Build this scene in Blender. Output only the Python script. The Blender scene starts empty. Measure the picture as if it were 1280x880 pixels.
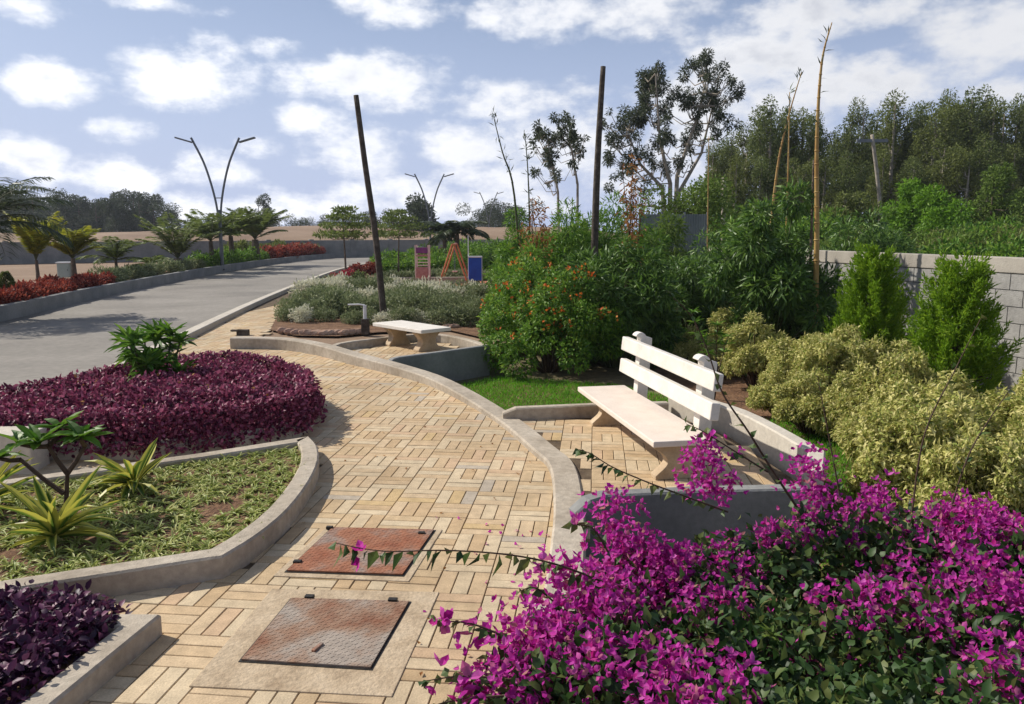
import bpy, bmesh, math, random
import numpy as np
from mathutils import Vector
R = math.radians
random.seed(7); rng = np.random.default_rng(11)
sc = bpy.context.scene; col = sc.collection
# ------------------------------------------------------------------ camera, sky, sun, exposure
CH, FPX, TH = 1.8, 980.0, R(8.7)
cam = bpy.data.cameras.new('camera'); camo = bpy.data.objects.new('camera', cam); col.objects.link(camo)
camo.location = (0, 0, CH); camo.rotation_euler = (R(90) - TH, 0, 0)
cam.sensor_width = 36; cam.lens = 36 * FPX / 1280; cam.clip_start = .05; cam.clip_end = 3000
sc.camera = camo
SUN_AZ, SUN_EL = -66.0, 40.0
sun = bpy.data.lights.new('sun', 'SUN'); suno = bpy.data.objects.new('sun', sun); col.objects.link(suno)
sun.energy = 5.0; sun.angle = R(.55); sun.color = (1, .94, .84)
sd = Vector((math.sin(R(SUN_AZ)) * math.cos(R(SUN_EL)), math.cos(R(SUN_AZ)) * math.cos(R(SUN_EL)), math.sin(R(SUN_EL))))
suno.rotation_euler = (-sd).to_track_quat('-Z', 'Y').to_euler(); suno.location = sd * 50
sc.view_settings.view_transform = 'Standard'; sc.view_settings.look = 'None'
sc.view_settings.exposure = 0.15; sc.view_settings.gamma = 1
sc.view_settings.use_curve_mapping = False

def ray(px, py):
    xr, yr = (px - 640) / FPX, (440 - py) / FPX
    return Vector((xr, math.cos(TH) + yr * math.sin(TH), -math.sin(TH) + yr * math.cos(TH)))
def G(px, py, z=0.0):
    d = ray(px, py); t = (z - CH) / d.z
    return Vector((d.x * t, d.y * t, z))
def PY(px, py, Y):
    d = ray(px, py); t = Y / d.y
    return Vector((d.x * t, Y, CH + d.z * t))

world = bpy.data.worlds.new('World'); sc.world = world; world.use_nodes = True
nt = world.node_tree; bg = nt.nodes['Background']; bg.inputs[1].default_value = .085
sk = nt.nodes.new('ShaderNodeTexSky'); sk.sky_type = 'NISHITA'; sk.sun_disc = False
sk.sun_elevation = R(SUN_EL); sk.sun_rotation = R(SUN_AZ); sk.altitude = 900; sk.air_density = 1.0; sk.dust_density = 2.4; sk.ozone_density = 1.6
def nd(t, **k):
    n = nt.nodes.new(t)
    for a, b in k.items(): setattr(n, a, b)
    return n
def mth(op, a, b=None, c=None, clamp=False):
    n = nt.nodes.new('ShaderNodeMath'); n.operation = op; n.use_clamp = clamp
    for i, v in enumerate((a, b, c)):
        if v is None: continue
        if isinstance(v, (int, float)): n.inputs[i].default_value = v
        else: nt.links.new(v, n.inputs[i])
    return n.outputs[0]
tc = nd('ShaderNodeTexCoord'); sep = nd('ShaderNodeSeparateXYZ'); nt.links.new(tc.outputs['Generated'], sep.inputs[0])
az = mth('ARCTAN2', sep.outputs[0], sep.outputs[1]); el = mth('ARCSINE', sep.outputs[2])
CLOUDS = [(80,105,66,28,1),(228,95,82,42,1),(150,162,42,17,.8),(35,200,48,30,.9),(145,220,60,24,.95),(455,105,95,34,1),(395,148,45,24,1),
 (440,185,62,34,1),(500,8,70,22,.95),(270,208,52,25,.9),(318,186,36,16,.9),(590,185,64,28,1),(640,125,80,24,.9),(720,110,38,14,.7),(740,18,140,34,1),
 (620,222,80,22,.9),(930,78,105,40,1),(1010,20,120,30,.95),(1000,125,70,28,.9),(1080,105,150,32,1),(1240,45,105,52,1.05),(1150,95,100,22,.8),
 (1262,112,60,20,.8),(350,262,300,18,.75),(560,250,220,24,.75),(860,140,80,40,.85),(690,180,60,50,.8),(20,10,60,12,.3),(190,2,60,10,.4),(345,60,30,10,.35),(800,200,200,60,.8)]
field = None
for (px, py, rx, ry, wgt) in CLOUDS:
    d = ray(px, py).normalized(); a0 = math.atan2(d.x, d.y); e0 = math.asin(d.z)
    d1 = ray(px + rx, py).normalized(); d2 = ray(px, py - ry).normalized()
    sa = abs(math.atan2(d1.x, d1.y) - a0) * 1.25; se = abs(math.asin(d2.z) - e0) * 1.3
    u = mth('MULTIPLY', mth('SUBTRACT', az, a0), 1 / sa); v = mth('MULTIPLY', mth('SUBTRACT', el, e0), 1 / se)
    f = mth('MULTIPLY', mth('SUBTRACT', 1.0, mth('ADD', mth('MULTIPLY', u, u), mth('MULTIPLY', v, v))), wgt)
    field = f if field is None else mth('MAXIMUM', field, f)
# clouds elsewhere in the sky
cmb = nd('ShaderNodeCombineXYZ'); nt.links.new(az, cmb.inputs[0]); nt.links.new(mth('MULTIPLY', el, 1.7), cmb.inputs[1])
def noise(scale, detail, rough, off=0):
    n = nd('ShaderNodeTexNoise'); n.inputs['Scale'].default_value = scale; n.inputs['Detail'].default_value = detail; n.inputs['Roughness'].default_value = rough
    mp = nd('ShaderNodeMapping'); mp.inputs['Location'].default_value = (off, off * .7, off); nt.links.new(cmb.outputs[0], mp.inputs[0]); nt.links.new(mp.outputs[0], n.inputs['Vector'])
    return n.outputs['Fac']
bk = mth('MULTIPLY', mth('SUBTRACT', noise(3.0, 3, .5, 3), .52), 5)
away = mth('GREATER_THAN', mth('ABSOLUTE', az), .75)
field = mth('MAXIMUM', mth('MAXIMUM', field, -1.5), mth('SUBTRACT', bk, mth('MULTIPLY', mth('SUBTRACT', 1.0, away), 3.0)))
n1 = mth('SUBTRACT', noise(16, 10, .6), .5); n2 = mth('SUBTRACT', noise(4.5, 2, .5, 5), .5)
dens = mth('ADD', mth('ADD', field, mth('MULTIPLY', n1, 3.3)), mth('MULTIPLY', n2, 1.3))
mask = nd('ShaderNodeMapRange', interpolation_type='SMOOTHSTEP'); nt.links.new(dens, mask.inputs[0]); mask.inputs[1].default_value = -.05; mask.inputs[2].default_value = 1.15
core = nd('ShaderNodeMapRange', interpolation_type='SMOOTHSTEP'); nt.links.new(mth('ADD', dens, mth('MULTIPLY', mth('SUBTRACT', noise(7, 5, .6, 9), .5), 2.2)), core.inputs[0]); core.inputs[1].default_value = .9; core.inputs[2].default_value = 2.2
cc = nd('ShaderNodeMixRGB'); nt.links.new(core.outputs[0], cc.inputs[0]); cc.inputs[1].default_value = (11.5, 11.6, 12.0, 1); cc.inputs[2].default_value = (7.6, 7.9, 8.8, 1)
# the right-hand sky (away from the sun) holds greyer cloud
side = nd('ShaderNodeMapRange'); nt.links.new(az, side.inputs[0]); side.inputs[1].default_value = -.3; side.inputs[2].default_value = .45; side.inputs[3].default_value = 1.08; side.inputs[4].default_value = .78
ccs = nd('ShaderNodeVectorMath', operation='SCALE'); nt.links.new(cc.outputs[0], ccs.inputs[0]); nt.links.new(side.outputs[0], ccs.inputs['Scale'])
# thin whitish veil toward the horizon
veil = nd('ShaderNodeMapRange', interpolation_type='SMOOTHSTEP'); nt.links.new(el, veil.inputs[0]); veil.inputs[1].default_value = .4; veil.inputs[2].default_value = -.02; veil.inputs[3].default_value = .16; veil.inputs[4].default_value = .95
skm = nd('ShaderNodeMixRGB'); nt.links.new(veil.outputs[0], skm.inputs[0]); nt.links.new(sk.outputs[0], skm.inputs[1]); skm.inputs[2].default_value = (5.6, 6.5, 9.2, 1)
mx = nd('ShaderNodeMixRGB'); nt.links.new(mth('MULTIPLY', mask.outputs[0], .95), mx.inputs[0]); nt.links.new(skm.outputs[0], mx.inputs[1]); nt.links.new(ccs.outputs[0], mx.inputs[2])
nt.links.new(mx.outputs[0], bg.inputs[0])
world.cycles.sampling_method = 'MANUAL'; world.cycles.sample_map_resolution = 512

# ------------------------------------------------------------------ materials
def newmat(name):
    m = bpy.data.materials.new(name); m.use_nodes = True
    return m, m.node_tree, m.node_tree.nodes['Principled BSDF']
def surf(name, colors, rough=.85, scale=6.0, detail=6, bump=.3, bscale=60.0, metal=0, spec=.3, fine=None, bdist=.01, stops=(.32, .5, .68)):
    """solid surface: base colours mixed by world-sized noise, plus a fine bump"""
    m, t, p = newmat(name)
    tcn = t.nodes.new('ShaderNodeTexCoord')
    n = t.nodes.new('ShaderNodeTexNoise'); n.inputs['Scale'].default_value = scale; n.inputs['Detail'].default_value = detail; n.inputs['Roughness'].default_value = .6
    t.links.new(tcn.outputs['Object'], n.inputs['Vector'])
    r = t.nodes.new('ShaderNodeValToRGB'); e = r.color_ramp.elements
    cs = colors if len(colors) == 3 else (colors[0], tuple((a + b) / 2 for a, b in zip(colors[0], colors[-1])), colors[-1])
    e[0].position = stops[0]; e[0].color = (*cs[0], 1); e[1].position = stops[2]; e[1].color = (*cs[2], 1)
    k = e.new(stops[1]); k.color = (*cs[1], 1)
    t.links.new(n.outputs['Fac'], r.inputs[0])
    out = r.outputs[0]
    if fine:
        f = t.nodes.new('ShaderNodeTexNoise'); f.inputs['Scale'].default_value = fine[0]; f.inputs['Detail'].default_value = 4
        t.links.new(tcn.outputs['Object'], f.inputs['Vector'])
        mr = t.nodes.new('ShaderNodeMapRange'); mr.inputs[1].default_value = .3; mr.inputs[2].default_value = .7; mr.inputs[3].default_value = 1 - fine[1]; mr.inputs[4].default_value = 1 + fine[1]
        t.links.new(f.outputs['Fac'], mr.inputs[0])
        vm = t.nodes.new('ShaderNodeVectorMath'); vm.operation = 'SCALE'; t.links.new(out, vm.inputs[0]); t.links.new(mr.outputs[0], vm.inputs['Scale']); out = vm.outputs[0]
    t.links.new(out, p.inputs['Base Color'])
    p.inputs['Roughness'].default_value = rough; p.inputs['Metallic'].default_value = metal; p.inputs['Specular IOR Level'].default_value = spec
    b = t.nodes.new('ShaderNodeTexNoise'); b.inputs['Scale'].default_value = bscale; b.inputs['Detail'].default_value = 5
    t.links.new(tcn.outputs['Object'], b.inputs['Vector'])
    bu = t.nodes.new('ShaderNodeBump'); bu.inputs['Strength'].default_value = bump; bu.inputs['Distance'].default_value = bdist
    t.links.new(b.outputs['Fac'], bu.inputs['Height']); t.links.new(bu.outputs[0], p.inputs['Normal'])
    return m
def leafm(name, colors, trans=.35, rough=.42, spec=.4, tcol=None):
    """leaf: each leaf takes its own colour; part of the light passes through"""
    m, t, p = newmat(name)
    g = t.nodes.new('ShaderNodeNewGeometry'); r = t.nodes.new('ShaderNodeValToRGB'); e = r.color_ramp.elements
    n = len(colors)
    e[0].position = 0; e[0].color = (*colors[0], 1); e[1].position = 1; e[1].color = (*colors[-1], 1)
    for i in range(1, n - 1):
        k = e.new(i / (n - 1)); k.color = (*colors[i], 1)
    t.links.new(g.outputs['Random Per Island'], r.inputs[0]); t.links.new(r.outputs[0], p.inputs['Base Color'])
    p.inputs['Roughness'].default_value = max(rough, .46) + .04; p.inputs['Specular IOR Level'].default_value = spec * .62
    tr = t.nodes.new('ShaderNodeBsdfTranslucent')
    if tcol:
        mm = t.nodes.new('ShaderNodeMixRGB'); mm.blend_type = 'MULTIPLY'; mm.inputs[0].default_value = 1; mm.inputs[2].default_value = (*tcol, 1)
        t.links.new(r.outputs[0], mm.inputs[1]); t.links.new(mm.outputs[0], tr.inputs[0])
    else: t.links.new(r.outputs[0], tr.inputs[0])
    mix = t.nodes.new('ShaderNodeMixShader'); mix.inputs[0].default_value = trans
    t.links.new(p.outputs[0], mix.inputs[1]); t.links.new(tr.outputs[0], mix.inputs[2]); t.links.new(mix.outputs[0], t.nodes['Material Output'].inputs[0])
    return m
M = {}
M['asphalt'] = surf('asphalt', [(.155, .142, .125), (.215, .196, .17), (.27, .247, .216)], .85, .35, 8, .35, 120, fine=(9, .12), spec=.3)
M['concrete'] = surf('concrete', [(.27, .225, .17), (.38, .325, .255), (.45, .395, .32)], .88, 1.9, 10, .45, 90, fine=(22, .16))
M['concrete_light'] = surf('light_concrete', [(.42, .38, .32), (.48, .435, .365), (.53, .485, .41)], .85, 2.5, 9, .3, 80, fine=(25, .1))
M['concrete_grey_and_shade'] = surf('grey_and_shade_concrete', [(.17, .17, .165), (.22, .22, .21), (.27, .265, .25)], .88, 1.6, 9, .3, 80, fine=(25, .1))  # plain grey concrete, also the painted shade of two terrace walls
M['apron'] = surf('apron_concrete', [(.3, .22, .14), (.43, .335, .225), (.5, .4, .28)], .9, 5, 10, .6, 60, fine=(45, .13))
M['soil'] = surf('soil', [(.1, .05, .028), (.16, .085, .045), (.23, .135, .075)], .95, 5, 9, 1.0, 35, fine=(70, .25), bdist=.03)
M['dry'] = surf('dry_earth', [(.17, .11, .068), (.23, .155, .1), (.29, .205, .14)], .95, .12, 9, .6, 8, fine=(4, .12), bdist=.05)
M['terrain'] = surf('terrain', [(.07, .075, .03), (.13, .11, .055), (.22, .16, .09)], .95, .25, 9, .8, 12, fine=(12, .25), bdist=.05)
M['bench_white'] = surf('painted_cement', [(.62, .57, .5), (.68, .635, .565), (.72, .68, .61)], .6, 6, 9, .08, 70, fine=(60, .05))
M['seat_cream'] = surf('cream_terrazzo', [(.66, .56, .47), (.7, .6, .51), (.73, .64, .55)], .5, 7, 9, .08, 70, fine=(90, .06))
M['leg_tan'] = surf('cast_cement', [(.33, .24, .15), (.45, .34, .22), (.52, .41, .28)], .8, 5, 9, .2, 60, fine=(60, .08))
M['joint'] = surf('joint_sand', [(.06, .04, .025), (.1, .07, .042), (.15, .11, .07)], 1, 8, 6, .5, 80)
M['block'] = surf('cement_block', [(.24, .23, .215), (.3, .29, .27), (.36, .35, .325)], .92, 1.3, 8, .6, 70, fine=(18, .12))
M['coping'] = surf('mortar_band', [(.25, .225, .19), (.33, .3, .255), (.4, .365, .31)], .92, 2, 8, .5, 50)
M['mortar'] = surf('mortar', [(.14, .135, .125), (.2, .195, .18)], 1, 3, 8, .5, 60)
M['rust'] = surf('rusted_plate', [(.25, .08, .035), (.3, .13, .07), (.27, .2, .16)], .6, 3.2, 8, .25, 90, metal=.1, fine=(30, .2), stops=(.35, .5, .62))
M['rust_grey'] = surf('worn_steel_plate', [(.2, .085, .045), (.26, .16, .105), (.31, .26, .215)], .7, 2.4, 8, .2, 90, metal=.1, fine=(30, .15), stops=(.37, .47, .58))
M['black_iron'] = surf('black_iron', [(.012, .011, .01), (.03, .025, .02)], .6, 20, 5, .2, 60)
M['wood_pole'] = surf('weathered_pole', [(.035, .028, .022), (.07, .055, .042), (.12, .1, .08)], .9, 9, 8, .8, 30, bdist=.02)
M['bark'] = surf('bark', [(.07, .05, .035), (.12, .09, .065), (.2, .16, .12)], .9, 8, 8, .8, 25, bdist=.02)
M['bark_pale'] = surf('pale_bark', [(.2, .17, .13), (.3, .26, .21), (.4, .36, .3)], .9, 6, 8, .6, 25)
M['stem_brown'] = surf('woody_stem', [(.05, .028, .018), (.09, .055, .035)], .8, 20, 5, .4, 60)
M['stem_dark'] = surf('leaf_stalk', [(.045, .06, .02), (.08, .085, .035)], .7, 20, 5, .3, 60)
M['bamboo'] = surf('golden_bamboo', [(.28, .15, .045), (.38, .23, .07), (.42, .3, .12)], .45, 4, 6, .1, 40)
M['steel'] = surf('grey_painted_steel', [(.12, .13, .14), (.17, .18, .19)], .45, 6, 5, .05, 60, metal=.4)
M['blue'] = surf('blue_plastic', [(.01, .05, .3), (.015, .08, .42)], .4, 4, 5, .05, 40)
M['white_paint'] = surf('white_paint', [(.6, .6, .6), (.75, .75, .74)], .5, 8, 5, .1, 40)
M['orange_paint'] = surf('orange_paint', [(.5, .13, .05), (.62, .22, .1)], .5, 8, 5, .1, 40)
M['pink_paint'] = surf('faded_red_paint', [(.36, .14, .12), (.46, .24, .2)], .55, 12, 5, .1, 40)
M['pink_pale'] = surf('pale_pink_paint', [(.55, .36, .33), (.66, .48, .45)], .55, 12, 5, .1, 40)
M['purple_paint'] = surf('purple_paint', [(.16, .03, .14), (.25, .06, .2)], .5, 8, 5, .1, 40)
M['mat_red'] = surf('red_sand', [(.35, .12, .06), (.42, .17, .09)], .95, 3, 7, .5, 40)
M['stone_white'] = surf('pale_stone', [(.42, .36, .3), (.55, .49, .41), (.62, .57, .5)], .85, 5, 7, .5, 20)
M['edging'] = surf('red_edging_stone', [(.26, .14, .1), (.38, .25, .18), (.5, .38, .29)], .9, 4, 7, .5, 30)
M['box_green'] = surf('pale_cabinet', [(.35, .42, .38), (.42, .48, .44)], .5, 4, 5, .1, 40)
M['sheet_grey'] = surf('corrugated_sheet', [(.13, .15, .15), (.2, .22, .21)], .6, 1.2, 5, .1, 30)
M['brown_core'] = surf('twig_mass', [(.018, .01, .012), (.03, .016, .018)], 1, 10, 5, .5, 20)
M['green_core'] = surf('inner_twigs', [(.012, .018, .008), (.022, .03, .012)], 1, 10, 5, .5, 20)
# leaves
L_ = leafm
M['l_purple'] = L_('purple_leaf', [(.05, .01, .03), (.13, .022, .055), (.26, .05, .11), (.42, .13, .21), (.16, .025, .06)], .3, .4, .4)
M['l_purple_dk'] = L_('dark_purple_leaf', [(.02, .007, .024), (.05, .012, .045), (.11, .025, .075), (.2, .07, .13)], .18, .32, .55)
M['l_boug'] = L_('bougainvillea_leaf', [(.018, .045, .012), (.035, .08, .02), (.065, .12, .03), (.13, .15, .04)], .3, .34, .5)
M['bract'] = L_('magenta_bract', [(.36, .012, .22), (.5, .03, .34), (.66, .08, .48), (.46, .015, .2), (.72, .16, .55), (.4, .02, .3), (.6, .05, .42), (.5, .26, .2)], .48, .5, .2)
M['l_dark'] = L_('dark_bamboo_leaf', [(.035, .085, .016), (.07, .15, .022), (.12, .22, .035), (.18, .29, .05)], .34, .33, .8)
M['l_mid'] = L_('mid_green_leaf', [(.05, .12, .014), (.09, .2, .022), (.15, .28, .03), (.24, .35, .05)], .4, .42)
M['l_bright'] = L_('bright_green_leaf', [(.09, .19, .015), (.14, .28, .02), (.2, .36, .03)], .45, .45)
M['l_conifer'] = L_('conifer_spray', [(.12, .23, .015), (.19, .33, .02), (.29, .42, .03)], .38, .5, .3)
M['l_croton'] = L_('variegated_leaf', [(.17, .23, .04), (.36, .37, .09), (.54, .5, .16), (.66, .6, .26), (.26, .3, .06)], .3, .45, .3)
M['l_orange'] = L_('orange_flower', [(.55, .09, .015), (.62, .15, .02), (.6, .24, .04)], .3, .5, .3)
M['l_euc'] = L_('eucalyptus_leaf', [(.035, .05, .025), (.06, .08, .04), (.1, .12, .06)], .3, .4, .4)
M['l_forest'] = L_('woodland_leaf', [(.06, .085, .028), (.1, .135, .04), (.15, .19, .055), (.2, .23, .075)], .4, .45, .3)
M['l_forest_b'] = L_('olive_woodland_leaf', [(.09, .115, .03), (.14, .17, .045), (.21, .24, .065)], .4, .45, .3)
M['l_scrub'] = L_('scrub_leaf', [(.07, .12, .02), (.12, .19, .03), (.18, .25, .05)], .35, .5, .3)
M['l_far'] = L_('far_leaf', [(.03, .045, .022), (.05, .07, .032), (.075, .1, .045)], .25, .5, .3)
M['l_palm'] = L_('palm_leaflet', [(.09, .13, .03), (.15, .2, .045), (.22, .27, .07)], .35, .4, .4)
M['l_palm_y'] = L_('yellow_palm_leaflet', [(.16, .19, .02), (.28, .3, .03), (.4, .38, .05)], .42, .4, .4)
M['l_palm_d'] = L_('dark_palm_leaflet', [(.03, .05, .022), (.055, .08, .03), (.08, .11, .04)], .3, .4, .4)
M['l_red'] = L_('red_leaf', [(.12, .02, .018), (.26, .05, .035), (.38, .1, .06)], .35, .5, .3)
M['l_crimson'] = L_('crimson_flower', [(.3, .01, .03), (.45, .02, .05)], .35, .5, .3)
M['l_greygreen'] = L_('silver_green_leaf', [(.12, .16, .06), (.2, .24, .11), (.34, .36, .2)], .28, .5, .3)
M['l_cream'] = L_('cream_leaf', [(.5, .5, .36), (.66, .64, .5)], .3, .5, .3)
M['l_spider'] = L_('variegated_strap_leaf', [(.18, .24, .04), (.32, .38, .09), (.55, .54, .22), (.26, .32, .06)], .3, .4, .4)
M['l_grass'] = L_('grass_blade', [(.08, .22, .012), (.13, .34, .02), (.19, .44, .03)], .4, .5, .3)
M['l_dry'] = L_('dry_leaf', [(.22, .09, .03), (.35, .16, .05), (.42, .24, .1)], .3, .7, .2)
M['l_cord'] = L_('cordyline_leaf', [(.05, .13, .015), (.09, .2, .02), (.16, .28, .035)], .35, .32, .5)

def striped_leaf(name, edge, mid):
    """broad strap leaf, yellow margins and green centre"""
    m, t, p = newmat(name)
    uv = t.nodes.new('ShaderNodeAttribute'); uv.attribute_name = 'across'
    g = t.nodes.new('ShaderNodeNewGeometry')
    add = t.nodes.new('ShaderNodeMath'); add.operation = 'ADD'
    mr = t.nodes.new('ShaderNodeMapRange'); mr.inputs[3].default_value = -.25; mr.inputs[4].default_value = .3; t.links.new(g.outputs['Random Per Island'], mr.inputs[0])
    t.links.new(uv.outputs['Fac'], add.inputs[0]); t.links.new(mr.outputs[0], add.inputs[1])
    r = t.nodes.new('ShaderNodeValToRGB'); r.color_ramp.elements[0].position = .3; r.color_ramp.elements[0].color = (*mid, 1); r.color_ramp.elements[1].position = .62; r.color_ramp.elements[1].color = (*edge, 1)
    t.links.new(add.outputs[0], r.inputs[0]); t.links.new(r.outputs[0], p.inputs['Base Color']); p.inputs['Roughness'].default_value = .38
    tr = t.nodes.new('ShaderNodeBsdfTranslucent'); t.links.new(r.outputs[0], tr.inputs[0])
    mix = t.nodes.new('ShaderNodeMixShader'); mix.inputs[0].default_value = .35
    t.links.new(p.outputs[0], mix.inputs[1]); t.links.new(tr.outputs[0], mix.inputs[2]); t.links.new(mix.outputs[0], t.nodes['Material Output'].inputs[0])
    return m
M['l_stripe'] = striped_leaf('yellow_margined_leaf', (.5, .47, .08), (.09, .16, .025))

def brick_mat():
    m, t, p = newmat('paving_brick')
    g = t.nodes.new('ShaderNodeNewGeometry'); r = t.nodes.new('ShaderNodeValToRGB'); r.color_ramp.interpolation = 'CONSTANT'
    cols = [(0, (.45, .33, .195)), (.16, (.48, .36, .225)), (.34, (.43, .305, .175)), (.45, (.49, .385, .25)), (.6, (.465, .34, .205)), (.72, (.47, .33, .205)), (.8, (.5, .4, .265)), (.94, (.39, .33, .255)), (.965, (.46, .33, .17))]
    e = r.color_ramp.elements; e[0].position = 0; e[0].color = (*cols[0][1], 1); e[1].position = cols[1][0]; e[1].color = (*cols[1][1], 1)
    for q, c in cols[2:]:
        k = e.new(q); k.color = (*c, 1)
    t.links.new(g.outputs['Random Per Island'], r.inputs[0])
    tcn = t.nodes.new('ShaderNodeTexCoord'); out = r.outputs[0]
    for sca, amt, det in ((.8, .17, 6), (14, .14, 8), (120, .13, 4)):
        f = t.nodes.new('ShaderNodeTexNoise'); f.inputs['Scale'].default_value = sca; f.inputs['Detail'].default_value = det; t.links.new(tcn.outputs['Object'], f.inputs['Vector'])
        mr = t.nodes.new('ShaderNodeMapRange'); mr.inputs[1].default_value = .3; mr.inputs[2].default_value = .7; mr.inputs[3].default_value = 1 - amt; mr.inputs[4].default_value = 1 + amt
        t.links.new(f.outputs['Fac'], mr.inputs[0]); vm = t.nodes.new('ShaderNodeVectorMath'); vm.operation = 'SCALE'
        t.links.new(out, vm.inputs[0]); t.links.new(mr.outputs[0], vm.inputs['Scale']); out = vm.outputs[0]
    t.links.new(out, p.inputs['Base Color']); p.inputs['Roughness'].default_value = .85; p.inputs['Specular IOR Level'].default_value = .25
    b = t.nodes.new('ShaderNodeTexNoise'); b.inputs['Scale'].default_value = 90; b.inputs['Detail'].default_value = 6; t.links.new(tcn.outputs['Object'], b.inputs['Vector'])
    bu = t.nodes.new('ShaderNodeBump'); bu.inputs['Strength'].default_value = .35; bu.inputs['Distance'].default_value = .006
    t.links.new(b.outputs['Fac'], bu.inputs['Height']); t.links.new(bu.outputs[0], p.inputs['Normal'])
    return m
M['brick'] = brick_mat()

# ------------------------------------------------------------------ mesh helpers
def tag(o, label=None, cat=None, group=None, kind=None):
    if label: o['label'] = label
    if cat: o['category'] = cat
    if group: o['group'] = group
    if kind: o['kind'] = kind
    return o
def empty(name, loc=(0, 0, 0), label=None, cat=None, group=None, rz=0):
    o = bpy.data.objects.new(name, None); col.objects.link(o); o.location = loc; o.rotation_euler = (0, 0, rz); o.empty_display_size = .2
    return tag(o, label, cat, group)
class MB:
    def __init__(s): s.v = []; s.f = []; s.m = []; s.n = 0; s.attr = []
    def add(s, V, F, mi=0, attr=None):
        V = np.asarray(V, float).reshape(-1, 3); F = np.asarray(F, np.int64)
        s.v.append(V); s.f.append(F + s.n); s.m.append(mi); s.n += len(V)
        s.attr.append(np.zeros(len(V)) if attr is None else attr)
    def box(s, c, d, mi=0, rz=0, M3=None):
        x, y, z = d[0] / 2, d[1] / 2, d[2] / 2
        V = np.array([[-x, -y, -z], [x, -y, -z], [x, y, -z], [-x, y, -z], [-x, -y, z], [x, -y, z], [x, y, z], [-x, y, z]])
        if M3 is not None: V = V @ np.array(M3).T
        if rz: c_, s_ = math.cos(rz), math.sin(rz); V = V @ np.array([[c_, s_, 0], [-s_, c_, 0], [0, 0, 1]])
        s.add(V + np.array(c), [[0, 3, 2, 1], [4, 5, 6, 7], [0, 1, 5, 4], [1, 2, 6, 5], [2, 3, 7, 6], [3, 0, 4, 7]], mi)
    def tube(s, pts, radii, sides=6, mi=0, cap=True):
        P = np.array(pts, float); n = len(P); Rr = np.broadcast_to(np.asarray(radii, float), (n,))
        T = np.gradient(P, axis=0); T /= np.linalg.norm(T, axis=1)[:, None] + 1e-9
        ref = np.array([1., 0, 0]) if abs(T[0][0]) < .8 else np.array([0, 1., 0])
        A = np.cross(T, ref); A /= np.linalg.norm(A, axis=1)[:, None] + 1e-9; B = np.cross(T, A)
        th = np.arange(sides) * 2 * math.pi / sides
        V = P[:, None] + Rr[:, None, None] * (np.cos(th)[None, :, None] * A[:, None] + np.sin(th)[None, :, None] * B[:, None])
        F = [[i * sides + j, i * sides + (j + 1) % sides, (i + 1) * sides + (j + 1) % sides, (i + 1) * sides + j] for i in range(n - 1) for j in range(sides)]
        base = s.n; s.add(V.reshape(-1, 3), F, mi)
        if cap:
            s.f.append(np.array([[base + j for j in range(sides)][::-1]])); s.m.append(mi)
            s.f.append(np.array([[base + (n - 1) * sides + j for j in range(sides)]])); s.m.append(mi)
    def build(s, name, mats, parent=None, smooth=False, bevel=0, attr=False):
        me = bpy.data.meshes.new(name); V = np.concatenate(s.v)
        me.vertices.add(len(V)); me.vertices.foreach_set('co', V.astype(np.float32).ravel())
        li = np.concatenate([f.ravel() for f in s.f]); tot = np.concatenate([np.full(len(f), f.shape[1]) for f in s.f]); mi = np.concatenate([np.full(len(f), k) for f, k in zip(s.f, s.m)])
        st = np.concatenate([[0], np.cumsum(tot)[:-1]])
        me.loops.add(len(li)); me.loops.foreach_set('vertex_index', li.astype(np.int32))
        me.polygons.add(len(tot)); me.polygons.foreach_set('loop_start', st.astype(np.int32)); me.polygons.foreach_set('material_index', mi.astype(np.int32))
        me.polygons.foreach_set('use_smooth', np.full(len(tot), bool(smooth)))
        if attr:
            a = me.attributes.new('across', 'FLOAT', 'POINT'); a.data.foreach_set('value', np.concatenate(s.attr).astype(np.float32))
        me.update(calc_edges=True)
        for m in (mats if isinstance(mats, (list, tuple)) else [mats]): me.materials.append(M[m] if isinstance(m, str) else m)
        o = bpy.data.objects.new(name, me); col.objects.link(o)
        if parent: o.parent = parent
        if bevel:
            b = o.modifiers.new('bevel', 'BEVEL'); b.width = bevel; b.segments = 2; b.limit_method = 'ANGLE'
        return o
def nrm(a): return a / (np.linalg.norm(a, axis=-1, keepdims=True) + 1e-9)
DIA = (np.array([[0, 0, 0], [.45, .5, .05], [1, 0, -.1], [.45, -.5, .05]]), np.array([[0, 3, 2, 1]]))
FOLD = (np.array([[0, 0, 0], [.38, .5, .1], [.45, 0, 0], [.38, -.5, .1], [1, 0, -.22]]), np.array([[0, 2, 1], [0, 3, 2], [1, 2, 4], [2, 3, 4]]))
OVAL = (np.array([[0, 0, 0], [.22, .36, .07], [.24, 0, .01], [.22, -.36, .07], [.58, .42, .05], [.6, 0, -.04], [.58, -.42, .05], [1, 0, -.2]]), np.array([[0, 2, 1], [0, 3, 2], [1, 2, 5], [1, 5, 4], [2, 3, 6], [2, 6, 5], [4, 5, 7], [5, 6, 7]]))
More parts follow.
